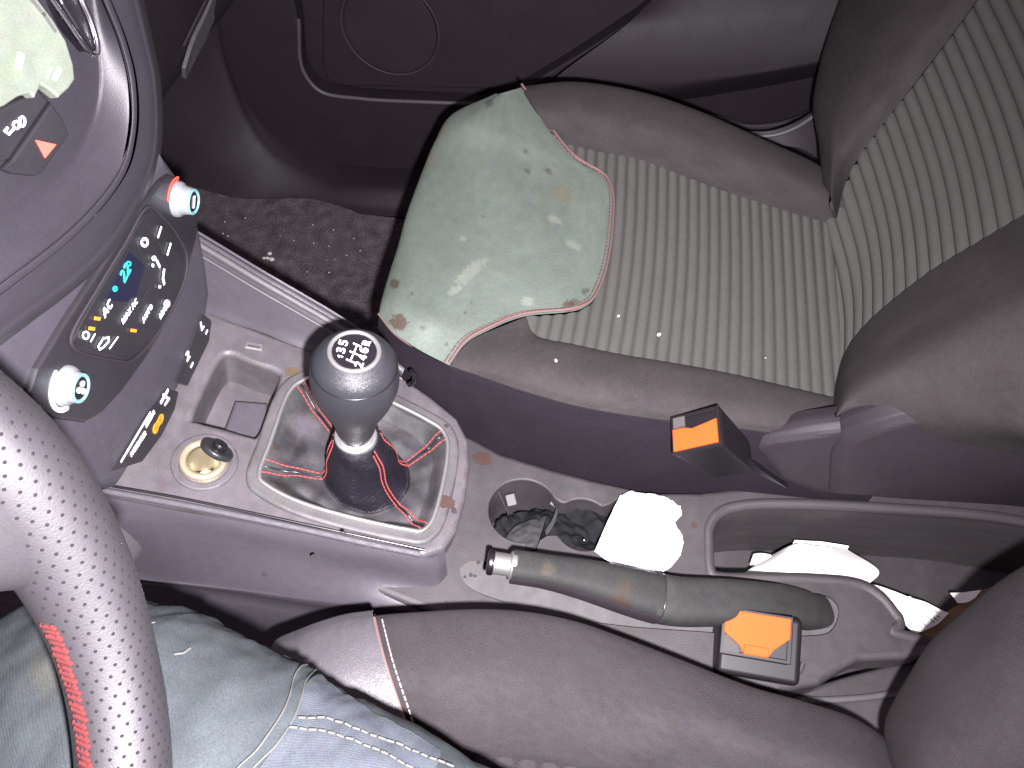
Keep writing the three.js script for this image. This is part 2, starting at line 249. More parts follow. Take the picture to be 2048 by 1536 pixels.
// ============================================================ DASHBOARD
{
  const t = thing('dashboard', 'dark purple grey dashboard with curved centre pod above the console', 'dashboard');
  // face of the centre stack
  obj('centre_stack', slab(F_STACK, [[330, 300], [365, 350], [390, 395], [405, 450], [418, 520], [426, 585], [415, 655], [390, 730], [345, 812], [290, 900], [240, 980], [160, 1010], [60, 1010], [-60, 900], [-60, 640], [100, 545], [200, 455], [275, 360]], { depth: .07, bevel: .012, seg: 6 }), M.dash, t);
  // curved pod above the stack: recess, ridge, outer band
  const Q = (L, z) => L.map((p, i) => onZ(p[0], p[1], z + .016));
  const n7 = [
    Q([[60, -90], [60, -20], [55, 60], [40, 140], [15, 210], [-30, 270], [-90, 320], [-170, 380]], -.163),
    Q([[150, -90], [160, -10], [172, 70], [182, 150], [165, 230], [120, 310], [50, 372], [-60, 440]], -.160),
    Q([[180, -90], [190, -10], [202, 80], [208, 165], [198, 245], [160, 330], [80, 408], [-60, 490]], -.157),
    Q([[172, -90], [200, -10], [236, 85], [255, 170], [256, 260], [228, 345], [135, 452], [-60, 600]], -.147),
    Q([[180, -90], [206, -10], [243, 85], [263, 170], [263, 265], [236, 352], [142, 462], [-55, 612]], -.143),
    Q([[200, -90], [222, -10], [258, 85], [278, 170], [280, 268], [252, 360], [156, 478], [-45, 628]], -.1424),
    Q([[245, -90], [262, -10], [285, 82], [303, 165], [306, 280], [278, 376], [186, 510], [-25, 672]], -.1432),
    Q([[262, -90], [280, -10], [300, 82], [316, 165], [318, 285], [290, 392], [200, 528], [-15, 700]], -.150),
    Q([[262, -90], [285, -10], [306, 82], [322, 165], [324, 290], [298, 400], [210, 540], [-5, 712]], -.2)];
  obj('centre_pod', sheet(surface(n7), 110, 110, { thick: .004 }), M.podPlastic, t);
  // passenger side: glove box above the foot well
  const prof = [V(0, .36, -.36), V(0, .28, -.31), V(0, .18, -.285), V(0, .09, -.29), V(0, .05, -.305), V(0, .02, -.34), V(0, .01, -.42), V(0, .0, -.6)];
  const rows = [.1, .2, .35, .5, .62, .73].map(x => prof.map(p => V(x, p.y - .02 * (x - .3), p.z - .09 * (x - .45) ** 2 - (x > .65 ? .05 : 0))));
  obj('glove_box', sheet(surface(rows), 60, 40, { thick: .006 }), M.doorDeep, t);
  const edge = [[372, 158], [392, 118], [418, 66], [446, -8]].map(p => onZ(p[0], p[1], -.296)), e2 = [[368, 90], [388, 48], [414, -4]].map(p => onZ(p[0], p[1], -.28));
  obj('glove_box_lit_edge', sheet(surface([edge, edge.map((p, i) => onZ([371, 388, 409, 428][i], [138, 84, 38, -8][i], -.287))]), 30, 6, { thick: .004 }), M.frame, t);  // pale strip paints the lit lower edge of the glove box lid
  obj('glove_box_edge', tube(e2, .0018, 40), M.seatPlastic, t);
  // rim under the screen with its two buttons
  const FB = frame(onZ(60, 260, -.140), V(-.12, .25, 1), EX);
  const b1 = obj('button', slab(FB, [[-40, 236], [58, 190], [70, 170], [100, 202], [20, 318], [-40, 345]], { depth: .012, bevel: .0016 }), M.button, t);
  const b2 = obj('button', slab(FB, [[104, 206], [128, 240], [140, 270], [112, 308], [88, 344], [76, 352], [30, 348], [4, 338], [26, 318]], { depth: .012, bevel: .0016 }), M.button, t);
  obj('hazard_triangle', slab(FB, [[70, 280], [111, 289], [89, 316]], { depth: .0005, bevel: 0, h: .0006 }), M.redPaint, b2);
  obj('button_mark', [...stroke(FB, arcPx(31, 250, 6, 7, 0, 360), .0011), ...stroke(FB, [[37, 247], [38, 237]], .0011), ...stroke(FB, arcPx(43, 243, 5, 9, 40, 400), .0011), ...stroke(FB, [[26, 257], [16, 268], [8, 262], [13, 256]], .0011)], M.print, b1);
  const v = obj('air_vent', slab(FB, [[96, -60], [142, -10], [172, 60], [186, 98], [176, 103], [140, 60], [108, 10], [80, -50]], { depth: .014, bevel: .002, h: .006 }), M.gloss, t);
  obj('vent_trim', tube([[150, -40], [166, 5], [183, 45], [194, 85], [194, 106], [184, 109], [160, 82], [130, 38], [96, -10]].map(p => hit(FB, p[0], p[1], .008)), .0016, 60), M.chrome, v);
}
{
  const t = thing('display_screen', 'pale green glossy display with ragged lower edge above the hazard button', 'screen');
  const F = frame(onZ(60, 120, -.138), V(-.12, .3, 1), EX);
  obj('panel', slab(F, [[-120, -120], [52, -120], [66, 0], [96, 40], [122, 82], [137, 130], [140, 160], [128, 178], [108, 196], [88, 180], [72, 170], [60, 196], [50, 188], [26, 194], [0, 212], [-60, 236]], { depth: .008, bevel: .0015, h: .004 }), M.screen, t);
  obj('mark', [...stroke(F, [[29, 113], [25, 134]], .003, .0046), ...stroke(F, [[107, 140], [98, 158]], .002, .0046), ...stroke(F, [[90, 138], [82, 156]], .0006, .0046)], M.print, t);
  obj('seam', stroke(F, [[50, 0], [75, 30], [97, 62]], .002, .0046), M.frame, t);
}

// ============================================================ CLIMATE CONTROL
{
  const t = thing('climate_panel', 'glossy black climate control panel with two knobs and teal temperature readout', 'control panel');
  const F = lift(F_STACK, .004);
  obj('fascia', slab(F, [[342, 349], [372, 372], [390, 398], [398, 432], [393, 480], [374, 552], [342, 632], [296, 712], [244, 784], [205, 826], [172, 846], [112, 838], [66, 806], [60, 786], [76, 738], [130, 648], [200, 540], [268, 436], [322, 364]], { depth: .008, bevel: .0018 }), M.trim, t);
  const FP = lift(F, .0012);
  const inner = [[296, 414], [326, 436], [352, 466], [374, 516], [370, 556], [342, 622], [300, 688], [262, 722], [240, 722], [148, 696], [142, 676], [200, 570], [250, 488]];
  obj('raised_border', tube([...inner].map(p => hit(FP, p[0], p[1], .0004)), .0011, 160, 6, true), M.seatPlastic, t);
  const inn2 = inner.map(([x, y]) => [mix(x, 262, .07), mix(y, 575, .07)]);
  obj('button_field', slab(FP, inn2, { depth: .003, bevel: .0008, h: .0006, round: true }), M.button, t);
  const G = lift(FP, .0004);
  const disp = obj('display', slab(G, [[255, 502], [287, 530], [270, 592], [250, 604], [210, 598]], { depth: .001, bevel: .0002, h: .0009 }), M.display, t);
  obj('digits', [text(G, '22', [246, 566], [259, 540], .0014, 1.3), ...stroke(G, arcPx(254, 527, 4, 4, 0, 360), .001, .0014), ...stroke(G, arcPx(227, 577, 3, 3, 0, 360), .0016, .0014)], M.teal, disp);
  for (const [x, y] of [[191, 636], [180, 656], [264, 660]]) obj('indicator_light', stroke(G, [[x - 4, y], [x + 4, y + 1]], .0022, .0014), M.amber, t);
  for (const [s, a, b] of [['AC', [206, 636], [222, 610]], ['MAX AC', [243, 648], [272, 604]], ['AUTO', [284, 646], [302, 614]], ['MAX', [318, 638], [334, 612]]]) obj('lettering', text(G, s, a, b, .0014), M.print, t);
  obj('symbol', [...stroke(G, arcPx(168, 670, 6, 7, 0, 360), .001, .0014), ...stroke(G, [[178, 682], [186, 668]], .0008, .0014)], M.print, t);
  obj('symbol', [...stroke(G, [[196, 698], [193, 692], [203, 676], [214, 674], [214, 682], [203, 694], [196, 698]], .0012, .0014), ...stroke(G, [[216, 696], [232, 674]], .0008, .0014)], M.print, t);
  obj('symbol', [...stroke(G, arcPx(286, 484, 6, 7, 0, 360), .0018, .0014)], M.print, t);
  obj('symbol', stroke(G, [[313, 473], [319, 455]], .0016, .0014), M.print, t); obj('symbol', stroke(G, [[332, 508], [338, 488]], .0016, .0014), M.print, t);
  obj('symbol', [...stroke(G, arcPx(305, 516, 3, 3, 0, 360), .0014, .0014), ...stroke(G, [[311, 522], [316, 532]], .002, .0014), ...stroke(G, [[302, 530], [303, 531]], .002, .0014)], M.print, t);
  obj('symbol', [...stroke(G, [[325, 540], [323, 556], [325, 566]], .0022, .0014), ...stroke(G, [[316, 573], [317, 573]], .002, .0014)], M.print, t);
  obj('symbol', [...stroke(G, arcPx(331, 607, 5, 6, 0, 360), .0014, .0014)], M.print, t);
  obj('key_line', [...stroke(G, [[290, 448], [346, 538]], .0007, .0012), ...stroke(G, [[268, 482], [286, 520]], .0007, .0012), ...stroke(G, [[195, 602], [258, 604]], .0006, .0012), ...stroke(G, [[284, 596], [296, 576]], .001, .0012)], M.seatPlastic, t);
  const knob = (bx, by, r, tall, lbl) => {
    const c = loc(F, [bx, by]), g = (pts, m, name, par) => { const l = new THREE.LatheGeometry(pts.map(p => new THREE.Vector2(...p)), 48); l.rotateX(Math.PI / 2); l.translate(c.x, c.y, 0); l.applyMatrix4(FM(F)); return obj(name, l, m, par); };
    const k = g([[r * 1.22, -.001], [r * 1.22, .002], [r * 1.1, .004], [r, .005], [r * .93, tall - .003], [r * .88, tall], [r * .68, tall + .0006], [r * .66, tall - .001], [0, tall - .001]], M.knobSilver, 'knob', t); k.userData.label = lbl;
    const ring = new THREE.TorusGeometry(r * .8, r * .1, 10, 48); ring.translate(c.x, c.y, tall + .0004); ring.applyMatrix4(FM(F)); obj('ring', ring, M.tealRing, k);
    obj('cap', disc(F, c, r * .7, .002, tall + .0006), M.gloss, k); return [k, c];
  };
  const [k1, c1] = knob(131, 771, .0105, .009, 'chrome fan speed knob');
  obj('fan_mark', [0, 1, 2].map(i => disc(F, new THREE.Vector2(c1.x + .0028 * Math.cos(i * 2.1 + .5), c1.y + .0028 * Math.sin(i * 2.1 + .5)), .0019, .0006, .0103, .0001)), M.print, k1);
  obj('fan_scale', [...Array(24)].map((_, i) => { const a = (95 + i * 6.2) * Math.PI / 180; return disc(F, new THREE.Vector2(c1.x + .0152 * Math.cos(a), c1.y + .0152 * Math.sin(a)), .0015, .0006, .0006, .0001); }), M.print, t);
  const [k2, c2] = knob(355, 398, .0108, .0115, 'chrome temperature knob');
  obj('knob_mark', slab(F, [[-.0012, -.004], [.0012, -.004], [.0012, .004], [-.0012, .004]].map(p => new THREE.Vector2(c2.x + p[0] * .8 + p[1] * .6, c2.y + p[1] * .8)), { depth: .0006, bevel: 0, h: .0128 }), M.print, k2);
  obj('temperature_scale', [...Array(14)].map((_, i) => { const a = (60 + i * 6.2) * Math.PI / 180; return disc(F, new THREE.Vector2(c2.x + .0152 * Math.cos(a), c2.y + .0152 * Math.sin(a)), .0015, .0006, .0006, .0001); }), M.redPaint, t);
}
{
  const t = thing('seat_heater_switches', 'slim black switch strip with white digits on the centre stack beside the tray', 'switch strip');
  const F = lift(F_STACK, .002);
  obj('plate', slab(F, [[406, 628], [424, 642], [419, 682], [376, 772], [352, 764], [372, 720]], { depth: .006, bevel: .0012 }), M.button, t);
  obj('digit', [text(F, 'L', [403, 662], [408, 654], .0005), ...stroke(F, [[412, 666], [414, 662]], .002, .0005)], M.print, t);
  obj('digit', [text(F, '2', [374, 724], [380, 714], .0005), ...stroke(F, [[382, 733], [385, 727]], .002, .0005)], M.print, t);
  const s = thing('warning_lamp_strip', 'slim black strip with glowing amber airbag symbol and white lettering', 'indicator strip');
  obj('plate', slab(F, [[337, 778], [358, 785], [350, 820], [324, 872], [285, 924], [228, 942], [244, 917], [290, 838]], { depth: .006, bevel: .0012 }), M.button, s);
  obj('amber_symbol', [disc(F, loc(F, [321, 838]), .0042, .0005, .0006, 0), disc(F, loc(F, [311, 856]), .0046, .0005, .0006, 0), ...stroke(F, [[318, 842], [313, 852]], .007, .0006)], M.amber, s);
  obj('white_line', stroke(F, [[299, 826], [242, 922]], .0018, .0006), M.print, s);
  obj('lettering', [text(F, 'PASSENGER', [262, 914], [292, 868], .0006, 1.4), text(F, 'AIRBAG', [292, 856], [309, 826], .0006, 1.4)], M.print, s);
  obj('symbol', [...stroke(F, [[322, 803], [334, 782]], .003, .0006), ...stroke(F, [[326, 790], [337, 798], [330, 808]], .0022, .0006)], M.print, s);
}

// ============================================================ CENTRE CONSOLE
const console_ = thing('centre_console', 'grey purple plastic centre console with tray and cup holders between the two seats', 'console');
const bezelPx = [[519, 950], [540, 890], [572, 800], [600, 768], [640, 762], [740, 790], [850, 842], [888, 872], [893, 920], [872, 1020], [848, 1062], [810, 1062], [700, 1038], [600, 1008], [535, 975]];
const bezel2 = outline(F_CONSOLE, bezelPx, true, 8);
const grow = (P, d) => P.map((p, i) => { const a = P[(i + P.length - 1) % P.length], b = P[(i + 1) % P.length], t = b.clone().sub(a).normalize(); return new THREE.Vector2(p.x + t.y * d, p.y - t.x * d); });
const area = P => P.reduce((s, p, i) => { const q = P[(i + 1) % P.length]; return s + p.x * q.y - q.x * p.y; }, 0); const outSign = Math.sign(area(bezel2));
const cubby = outline(F_CONSOLE, [[386, 832], [412, 770], [440, 718], [462, 708], [500, 724], [552, 742], [557, 760], [535, 820], [515, 868], [498, 870], [450, 856], [396, 842]], true, 6);
const sockC = loc(F_CONSOLE, [408, 922]);
{
  const C = console_;
  const top = [V(-.1, .035, -.2), [170, 980], [300, 1003], [450, 1030], [600, 1060], [750, 1092], [850, 1112], [890, 1098], [915, 1060], [932, 1000], [941, 930], [938, 880], [915, 835], [860, 790], [790, 742], [720, 720], [650, 705], [590, 688], [520, 660], [455, 637], V(.115, .035, -.2)];
  obj('front_top', slab(F_CONSOLE, top, { depth: .055, bevel: .005, seg: 5, holes: [grow(bezel2, outSign * -.001), cubby, circle2(sockC, .0135)] }), M.console, C);
  // cubby floor and its raised shelf
  const tray = obj('tray_pocket', slab(lift(F_CONSOLE, -.045), [V(-.03, 0, -.14), V(.09, 0, -.14), V(.09, 0, -.05), V(-.03, 0, -.05)], { depth: .004, bevel: 0 }), M.console, C);
  obj('tray_step', slab(lift(F_CONSOLE, -.03), [[440, 880], [470, 800], [535, 805], [540, 900]], { depth: .012, bevel: .003 }), M.consoleSide, tray);
  const usb = obj('usb_port', slab(F_CONSOLE, [[492, 684], [526, 690], [524, 702], [490, 696]], { depth: .004, bevel: .0006, h: .0012, holes: [outline(F_CONSOLE, [[496, 687], [523, 692], [521, 699], [494, 694]])] }), M.satin, C);
  obj('usb_tongue', slab(F_CONSOLE, [[497, 691], [521, 696], [520, 699], [496, 694]], { depth: .003, bevel: 0, h: .0004 }), M.gloss, usb);
  // socket
  const sock = obj('power_socket', disc(F_CONSOLE, sockC, .0185, .008, .005, .0025, .0125), M.brass, C);
  obj('socket_collar', disc(F_CONSOLE, new THREE.Vector2(sockC.x - .001, sockC.y - .001), .0255, .004, .0022, .0016, .019), M.console, sock);
  const tb = new THREE.CylinderGeometry(.0125, .0125, .05, 40, 1, true); tb.rotateX(Math.PI / 2); tb.translate(sockC.x, sockC.y, -.022); tb.applyMatrix4(FM(F_CONSOLE)); obj('socket_barrel', tb, M.brass, sock);
  obj('socket_bottom', disc(F_CONSOLE, sockC, .0124, .003, -.038), M.satin, sock);
  const lidF = frame(hit(F_CONSOLE, 452, 905, .012), V(.5, .45, .35), EX), lid = obj('socket_lid', disc(lidF, new THREE.Vector2(.004, .006), .0135, .006, 0, .002), M.button, sock);
  obj('lid_boss', disc(lidF, new THREE.Vector2(.004, .006), .006, .004, .004, .0012), M.gloss, lid);
  // wall rising to the dash on the passenger side
  const base = [[398, 622], [448, 640], [520, 664], [590, 692], [650, 710], [720, 726], [800, 750]].map(p => hit(F_CONSOLE, p[0], p[1], -.002));
  const rimH = [.058, .052, .043, .032, .022, .012, .002], rim = [[352, 468], [420, 508], [520, 568], [600, 614], [665, 652], [730, 694], [806, 746]].map((p, i) => hit(F_CONSOLE, p[0], p[1], rimH[i]));
  const mid = base.map((p, i) => p.clone().lerp(rim[i], .35).add(V(0, -.003, 0)));
  obj('side_wall', sheet(surface([base, mid, rim, drop(rim, .006, .001, 0), drop(rim, .012, -.01, 0), drop(rim, .01, -.2, 0)]), 60, 40, { thick: .003 }), M.consoleSide, C);
  obj('wall_trim', tube(rim.map(p => p.clone().add(V(.002, .001, 0))), .0032, 60), M.frame, C);
  obj('wall_trim', tube(rim.map(p => p.clone().add(V(-.005, -.003, 0))), .0014, 60), M.frame, C);
  // driver's side of the console
  const e0 = [[30, 950], [210, 984], [350, 1006], [480, 1034], [600, 1060], [720, 1086], [830, 1110], [868, 1114], [890, 1098]].map(p => hit(F_CONSOLE, p[0], p[1], -.003));
  const side = [e0, e0.map((p, i) => p.clone().add(V(-.006, -.012, .002))), e0.map(p => V(p.x - .012, p.y - .035, p.z + .004)),
    [[40, 1106], [260, 1143], [390, 1158], [500, 1172], [610, 1188], [720, 1202], [820, 1216], [868, 1224], [892, 1220]].map(p => onX(p[0], p[1], -.104)),
    [[36, 1118], [256, 1156], [388, 1172], [498, 1186], [608, 1203], [718, 1217], [818, 1232], [872, 1240], [898, 1236]].map(p => onX(p[0], p[1], -.107)),
    [[32, 1128], [252, 1167], [386, 1182], [496, 1198], [606, 1218], [716, 1234], [816, 1250], [880, 1258], [905, 1256]].map(p => onX(p[0], p[1], -.105))];
  side.push(drop(side[5], -.004, -.05, 0), drop(side[5], -.006, -.24, 0));
  obj('side_panel', sheet(surface(side), 80, 60, { thick: .003 }), M.consoleSide, C);
  obj('edge_trim', tube([[150, 972], [300, 998], [450, 1026], [600, 1057], [750, 1090], [840, 1108]].map(p => hit(F_CONSOLE, p[0], p[1], .0005)), .003, 80), M.consoleSide, C);
  obj('edge_trim', tube([[200, 968], [350, 994], [500, 1025], [650, 1057], [780, 1085], [850, 1100]].map(p => hit(F_CONSOLE, p[0], p[1], .0002)), .0012, 80), M.gloss, C);
  obj('lower_seam', tube([[290, 1212], [400, 1236], [520, 1262], [620, 1271]].map(p => onX(p[0], p[1], -.1)), .0008, 40), M.frame, C);
  for (const [x, y, r] of [[628, 1112, .0022], [530, 1148, .0024], [690, 1068, .0016]]) { const p = onX(x, y, -.0975), b = obj('spot', blob(frame(p, V(-1, .6, 0), EZ), x, y, r, { h: .001 }), M.grime, C); }
  // rear section with cup holders and storage bin
  const cups = [[loc(F_REAR, [1047, 1020]), .037], [loc(F_REAR, [1166, 1048]), .031], [loc(F_REAR, [1272, 1052]), .036]];
  const ya = cups[0][0].y + cups[0][1] - 1e-4, yb = cups[2][0].y - cups[2][1] + 1e-4, hi = [], lo = [];
  for (let i = 0; i <= 70; i++) { const y = mix(ya, yb, .5 - .5 * Math.cos(i / 70 * Math.PI)); let a = -9, b = 9; for (const [c, r] of cups) { const q = r * r - (y - c.y) ** 2; if (q > 0) { a = Math.max(a, c.x + Math.sqrt(q)); b = Math.min(b, c.x - Math.sqrt(q)); } } if (a > -9) { hi.push(new THREE.Vector2(a, y)); lo.unshift(new THREE.Vector2(b, y)); } }
  const cupHole = [...hi, ...lo.slice(1, -1)];
  const bin = outline(F_REAR, [[1412, 1085], [1414, 1050], [1432, 1022], [1470, 1006], [1560, 1000], [1760, 1008], [2048, 1036], V(.045, -.05, .74), V(-.075, -.05, .74), [1836, 1282], [1796, 1240], [1760, 1196], [1715, 1172], [1640, 1163], [1540, 1160], [1440, 1158], [1416, 1140]], true, 5);
  const brake = outline(F_REAR, [[908, 1140], [925, 1118], [955, 1110], [1000, 1118], [1120, 1150], [1300, 1185], [1420, 1176], [1560, 1172], [1640, 1176], [1680, 1196], [1690, 1232], [1672, 1272], [1630, 1284], [1520, 1284], [1400, 1276], [1240, 1264], [1110, 1242], [1000, 1214], [930, 1184]], true, 5);
  const rear = [V(.05, -.05, .03), [930, 868], [1000, 905], [1100, 936], [1200, 962], [1300, 984], [1400, 984], [1470, 976], [1550, 970], [1800, 982], [2048, 1004], V(.1, -.05, .76), V(-.1, -.05, .76), [1862, 1290], [1846, 1308], [1812, 1316], [1720, 1320], [1682, 1340], [1640, 1368], [1560, 1384], [1450, 1362], [1300, 1312], [1150, 1272], [1000, 1246], [900, 1240], V(-.095, -.05, .03)];
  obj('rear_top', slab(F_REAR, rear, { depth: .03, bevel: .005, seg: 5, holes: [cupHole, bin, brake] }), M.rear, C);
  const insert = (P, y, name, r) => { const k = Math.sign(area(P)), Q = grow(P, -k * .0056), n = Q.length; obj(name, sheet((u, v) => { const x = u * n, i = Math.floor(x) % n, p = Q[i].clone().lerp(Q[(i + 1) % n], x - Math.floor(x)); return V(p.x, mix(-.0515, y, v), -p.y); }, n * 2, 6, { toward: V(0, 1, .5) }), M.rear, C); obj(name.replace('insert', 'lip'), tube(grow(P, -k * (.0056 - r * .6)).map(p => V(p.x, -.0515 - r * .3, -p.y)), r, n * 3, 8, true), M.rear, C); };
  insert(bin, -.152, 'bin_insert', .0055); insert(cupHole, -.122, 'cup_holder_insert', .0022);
  const box2 = (x0, x1, z0, z1, y, m, name) => obj(name, slab(FY(y), [V(x0, y, z0), V(x1, y, z0), V(x1, y, z1), V(x0, y, z1)], { depth: .004, bevel: 0 }), m, C);
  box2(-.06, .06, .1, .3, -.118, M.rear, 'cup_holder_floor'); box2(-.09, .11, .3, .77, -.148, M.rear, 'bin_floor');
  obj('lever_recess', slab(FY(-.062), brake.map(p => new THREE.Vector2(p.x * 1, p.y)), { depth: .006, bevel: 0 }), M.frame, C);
  // seat belt opening and lower trim beside the driver's seat
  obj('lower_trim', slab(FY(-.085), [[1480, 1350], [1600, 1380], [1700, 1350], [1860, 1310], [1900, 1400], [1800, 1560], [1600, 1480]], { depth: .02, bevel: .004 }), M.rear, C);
  obj('trim_ridge', tube([[1530, 1392], [1640, 1400], [1740, 1394], [1800, 1384]].map(p => onY(p[0], p[1], -.083)), .003, 40), M.frame, C);
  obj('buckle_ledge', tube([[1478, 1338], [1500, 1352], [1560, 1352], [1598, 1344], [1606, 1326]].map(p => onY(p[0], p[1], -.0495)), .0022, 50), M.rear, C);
  // rust brown drips and specks
  for (const [F, x, y, r, m, sx] of [[F_REAR, 966, 917, .0085, M.rust, .8], [F_REAR, 1388, 1050, .003, M.rust, 1], [FY(-.0618), 925, 1118, .0018, M.grime, 1], [FY(-.0618), 957, 1124, .002, M.grime, 1], [FY(-.0618), 942, 1150, .0018, M.grime, 1], [FY(-.0618), 950, 1152, .0014, M.grime, 1], [FY(-.0618), 930, 1154, .0012, M.grime, 1], [F_CONSOLE, 588, 745, .0065, M.dirt, .8]]) obj('stain', blob(F, x, y, r, { sx }), m, C);
}

// ============================================================ GEAR LEVER
{
  const t = thing('gear_lever', 'gear lever with black round knob and red stitched leather boot', 'gear lever');
  const FT = lift(F_CONSOLE, .0005);
  const fr = obj('boot_frame', slab(F_CONSOLE, grow(bezel2, outSign * .0105), { depth: .01, bevel: .003, seg: 4, h: .003, holes: [grow(bezel2, outSign * .001)] }), M.frame, t);
  const ringP = bezel2.map(p => V(p.x, p.y, .0035).applyMatrix4(FM(F_CONSOLE)));
  obj('frame_ring', tube(ringP, .0021, 220, 8, true), M.satin, fr);
  obj('rust_stain', blob(lift(F_CONSOLE, .0031), 890, 1005, .008, { sx: .7 }), M.rust, fr); obj('rust_stain', blob(lift(F_CONSOLE, .0031), 908, 1022, .0025), M.grime, fr); obj('rust_stain', blob(lift(F_CONSOLE, .0031), 893, 852, .002), M.grime, fr);
  // boot: from the frame down into a valley and up to the collar
  const collar = V(-.018, .058, .010), n = bezel2.length, top = loc(F_CONSOLE, collar), topH = collar.clone().sub(F_CONSOLE.o).dot(F_CONSOLE.n);
  const ringAt = a => { const x = ((a % 1) + 1) % 1 * n, i = Math.floor(x) % n, f = x - Math.floor(x); return bezel2[i].clone().lerp(bezel2[(i + 1) % n], f); };
  const bc = new THREE.Vector2((top.x) * .6 + .0, top.y * .6 - .006);
  const boot = (a, s) => {                                           // a round the frame, s from frame (0) to collar (1)
    const p0 = ringAt(a), dir = Math.atan2(p0.y - bc.y, p0.x - bc.x);
    const tw = new THREE.Vector2(top.x + Math.cos(dir) * .0165, top.y + Math.sin(dir) * .0165);
    const foot = new THREE.Vector2(top.x + .002 + Math.cos(dir) * .034, top.y - .014 + Math.sin(dir) * .036);
    let p, h; const f1 = .055 * (noise(Math.cos(dir) * 2, Math.sin(dir) * 2, 3));
    if (s < .5) { const q = s / .5; p = p0.clone().lerp(foot, q); h = .003 + .005 * Math.sin(q * Math.PI * .9) * (.5 + noise(p.x * 34, p.y * 34, 1)) - .010 * smooth(.05, .45, q) + .0022 * noise(p.x * 70, p.y * 70, 7) * Math.sin(q * Math.PI) + f1 * .1 * q; }
    else { const q = (s - .5) / .5; p = foot.clone().lerp(tw, Math.pow(q, .8)); h = mix(-.007 + f1 * .1, topH, smooth(-.15, 1.02, q)) + .003 * noise(dir * 2.2, q * 5, 2) * Math.sin(q * Math.PI); const w = 1 + .07 * Math.sin(q * 9 + dir * 2) * Math.sin(q * Math.PI); p = new THREE.Vector2(top.x + (p.x - top.x) * w, top.y + (p.y - top.y) * w); }
    return V(p.x, p.y, h).applyMatrix4(FM(F_CONSOLE));
  };
  const spots = [[553, 895, 8], [565, 955, 7], [657, 945, 4]];
  const bcol =  (p, x, y) => { const d = 1 + .7 * noise(p.x * 48, p.z * 48, p.y * 48) + .25 * noise(p.x * 250, p.z * 250); let c = [d, d, d]; for (const [sx, sy, r] of spots) { const k = smooth(1.15, .7, Math.hypot(x - sx, y - sy) / r + .4 * noise(x * .15, y * .15)); c = [mix(c[0], .75, k), mix(c[1], .4, k), mix(c[2], .35, k)]; } const dust = smooth(.1, .6, noise(p.x * 35 + 4, p.z * 35, 2)); return [c[0] + dust * .8, c[1] + dust * .8, c[2] + dust * .78]; };
  const b = obj('boot', sheet((u, v) => boot(u, v * .52), 200, 50, { thick: .0012, color: bcol }), M.bootLeather, t);
  obj('boot_tower', sheet((u, v) => boot(u, .5 + v * .5), 160, 50, { thick: .0012 }), M.towerLeather, t);
  for (const [px, py] of [[530, 938], [602, 772], [886, 872], [842, 1052]]) {
    const q = loc(F_CONSOLE, [px, py]); let bi = 0, bd = 9; for (let i = 0; i < 400; i++) { const d = ringAt(i / 400).distanceTo(q); if (d < bd) { bd = d; bi = i / 400; } }
    for (const o of [-.016, .016]) { const P = []; for (let i = 0; i <= 260; i++) { const s = .02 + i / 260 * .93; P.push(boot(bi + o * mix(1, 1.7, smooth(.4, 1, s)), s).addScaledVector(F_CONSOLE.n, .0006)); } stuff(obj('stitching', stitches(P, .0042, .62, .00072), M.redThread, b)); }
    const P = []; for (let i = 0; i <= 60; i++) P.push(boot(bi, .02 + i / 60 * .95)); obj('seam', tube(P, .0009, 90, 5), M.gloss, b);
  }
  // lever, collar and knob
  const axis = V(.0, 1, .1).normalize(), qx = new THREE.Quaternion().setFromUnitVectors(EY, axis);
  const lathe = (pts, m, name, par) => { const l = new THREE.LatheGeometry(new THREE.SplineCurve(pts.map(p => new THREE.Vector2(...p))).getPoints(60), 64); const uv = l.attributes.uv; for (let i = 0; i < uv.count; i++) uv.setXY(i, uv.getX(i) * .16, uv.getY(i) * .16); l.applyQuaternion(qx); l.translate(collar.x, collar.y, collar.z); return obj(name, l, m, par); };
  lathe([[.0145, -.008], [.0162, -.006], [.0168, -.002], [.0162, .0012], [.015, .002], [.013, .0022]], M.satin, 'collar', t);
  lathe([[.013, .001], [.0128, .006], [.0122, .007], [.0122, .0095]], M.chrome, 'collar_neck', t);
  const k = lathe([[.0125, .009], [.0145, .012], [.016, .022], [.0185, .034], [.0235, .047], [.0283, .062], [.0306, .076], [.0298, .088], [.0268, .099], [.0218, .1055], [.0185, .108], [.0165, .1086]], M.knob, 'knob', t);
  const seamR = new THREE.TorusGeometry(.0288, .0005, 6, 64); seamR.rotateX(Math.PI / 2); seamR.applyQuaternion(qx); seamR.translate(collar.x + axis.x * .0945, collar.y + axis.y * .0945, collar.z + axis.z * .0945); obj('knob_seam', seamR, M.gloss, k);
  const KF = frame(collar.clone().addScaledVector(axis, .109), axis, EX), bd = obj('badge', disc(KF, new THREE.Vector2(0, 0), .0152, .003, .0002, .0006), M.gloss, k);
  const rg = new THREE.TorusGeometry(.0162, .0017, 10, 60); rg.applyMatrix4(FM(KF)); obj('badge_ring', rg, M.satin, k);
  const cc = pixel(KF.o), S = (x, y) => [cc[0] + (x - 715), cc[1] + (y - 712)];
  const A = .0008;
  for (const [s, x, y] of [['1', 691, 727], ['3', 695, 717], ['5', 700, 702], ['2', 731, 746], ['4', 737, 731], ['6', 741, 717], ['R', 745, 702]]) obj('shift_number', text(KF, s, S(x, y), S(x + (s === '1' ? 1.8 : 3.5), y - (s === '1' ? 4 : 9)), A, 1), M.print, bd);
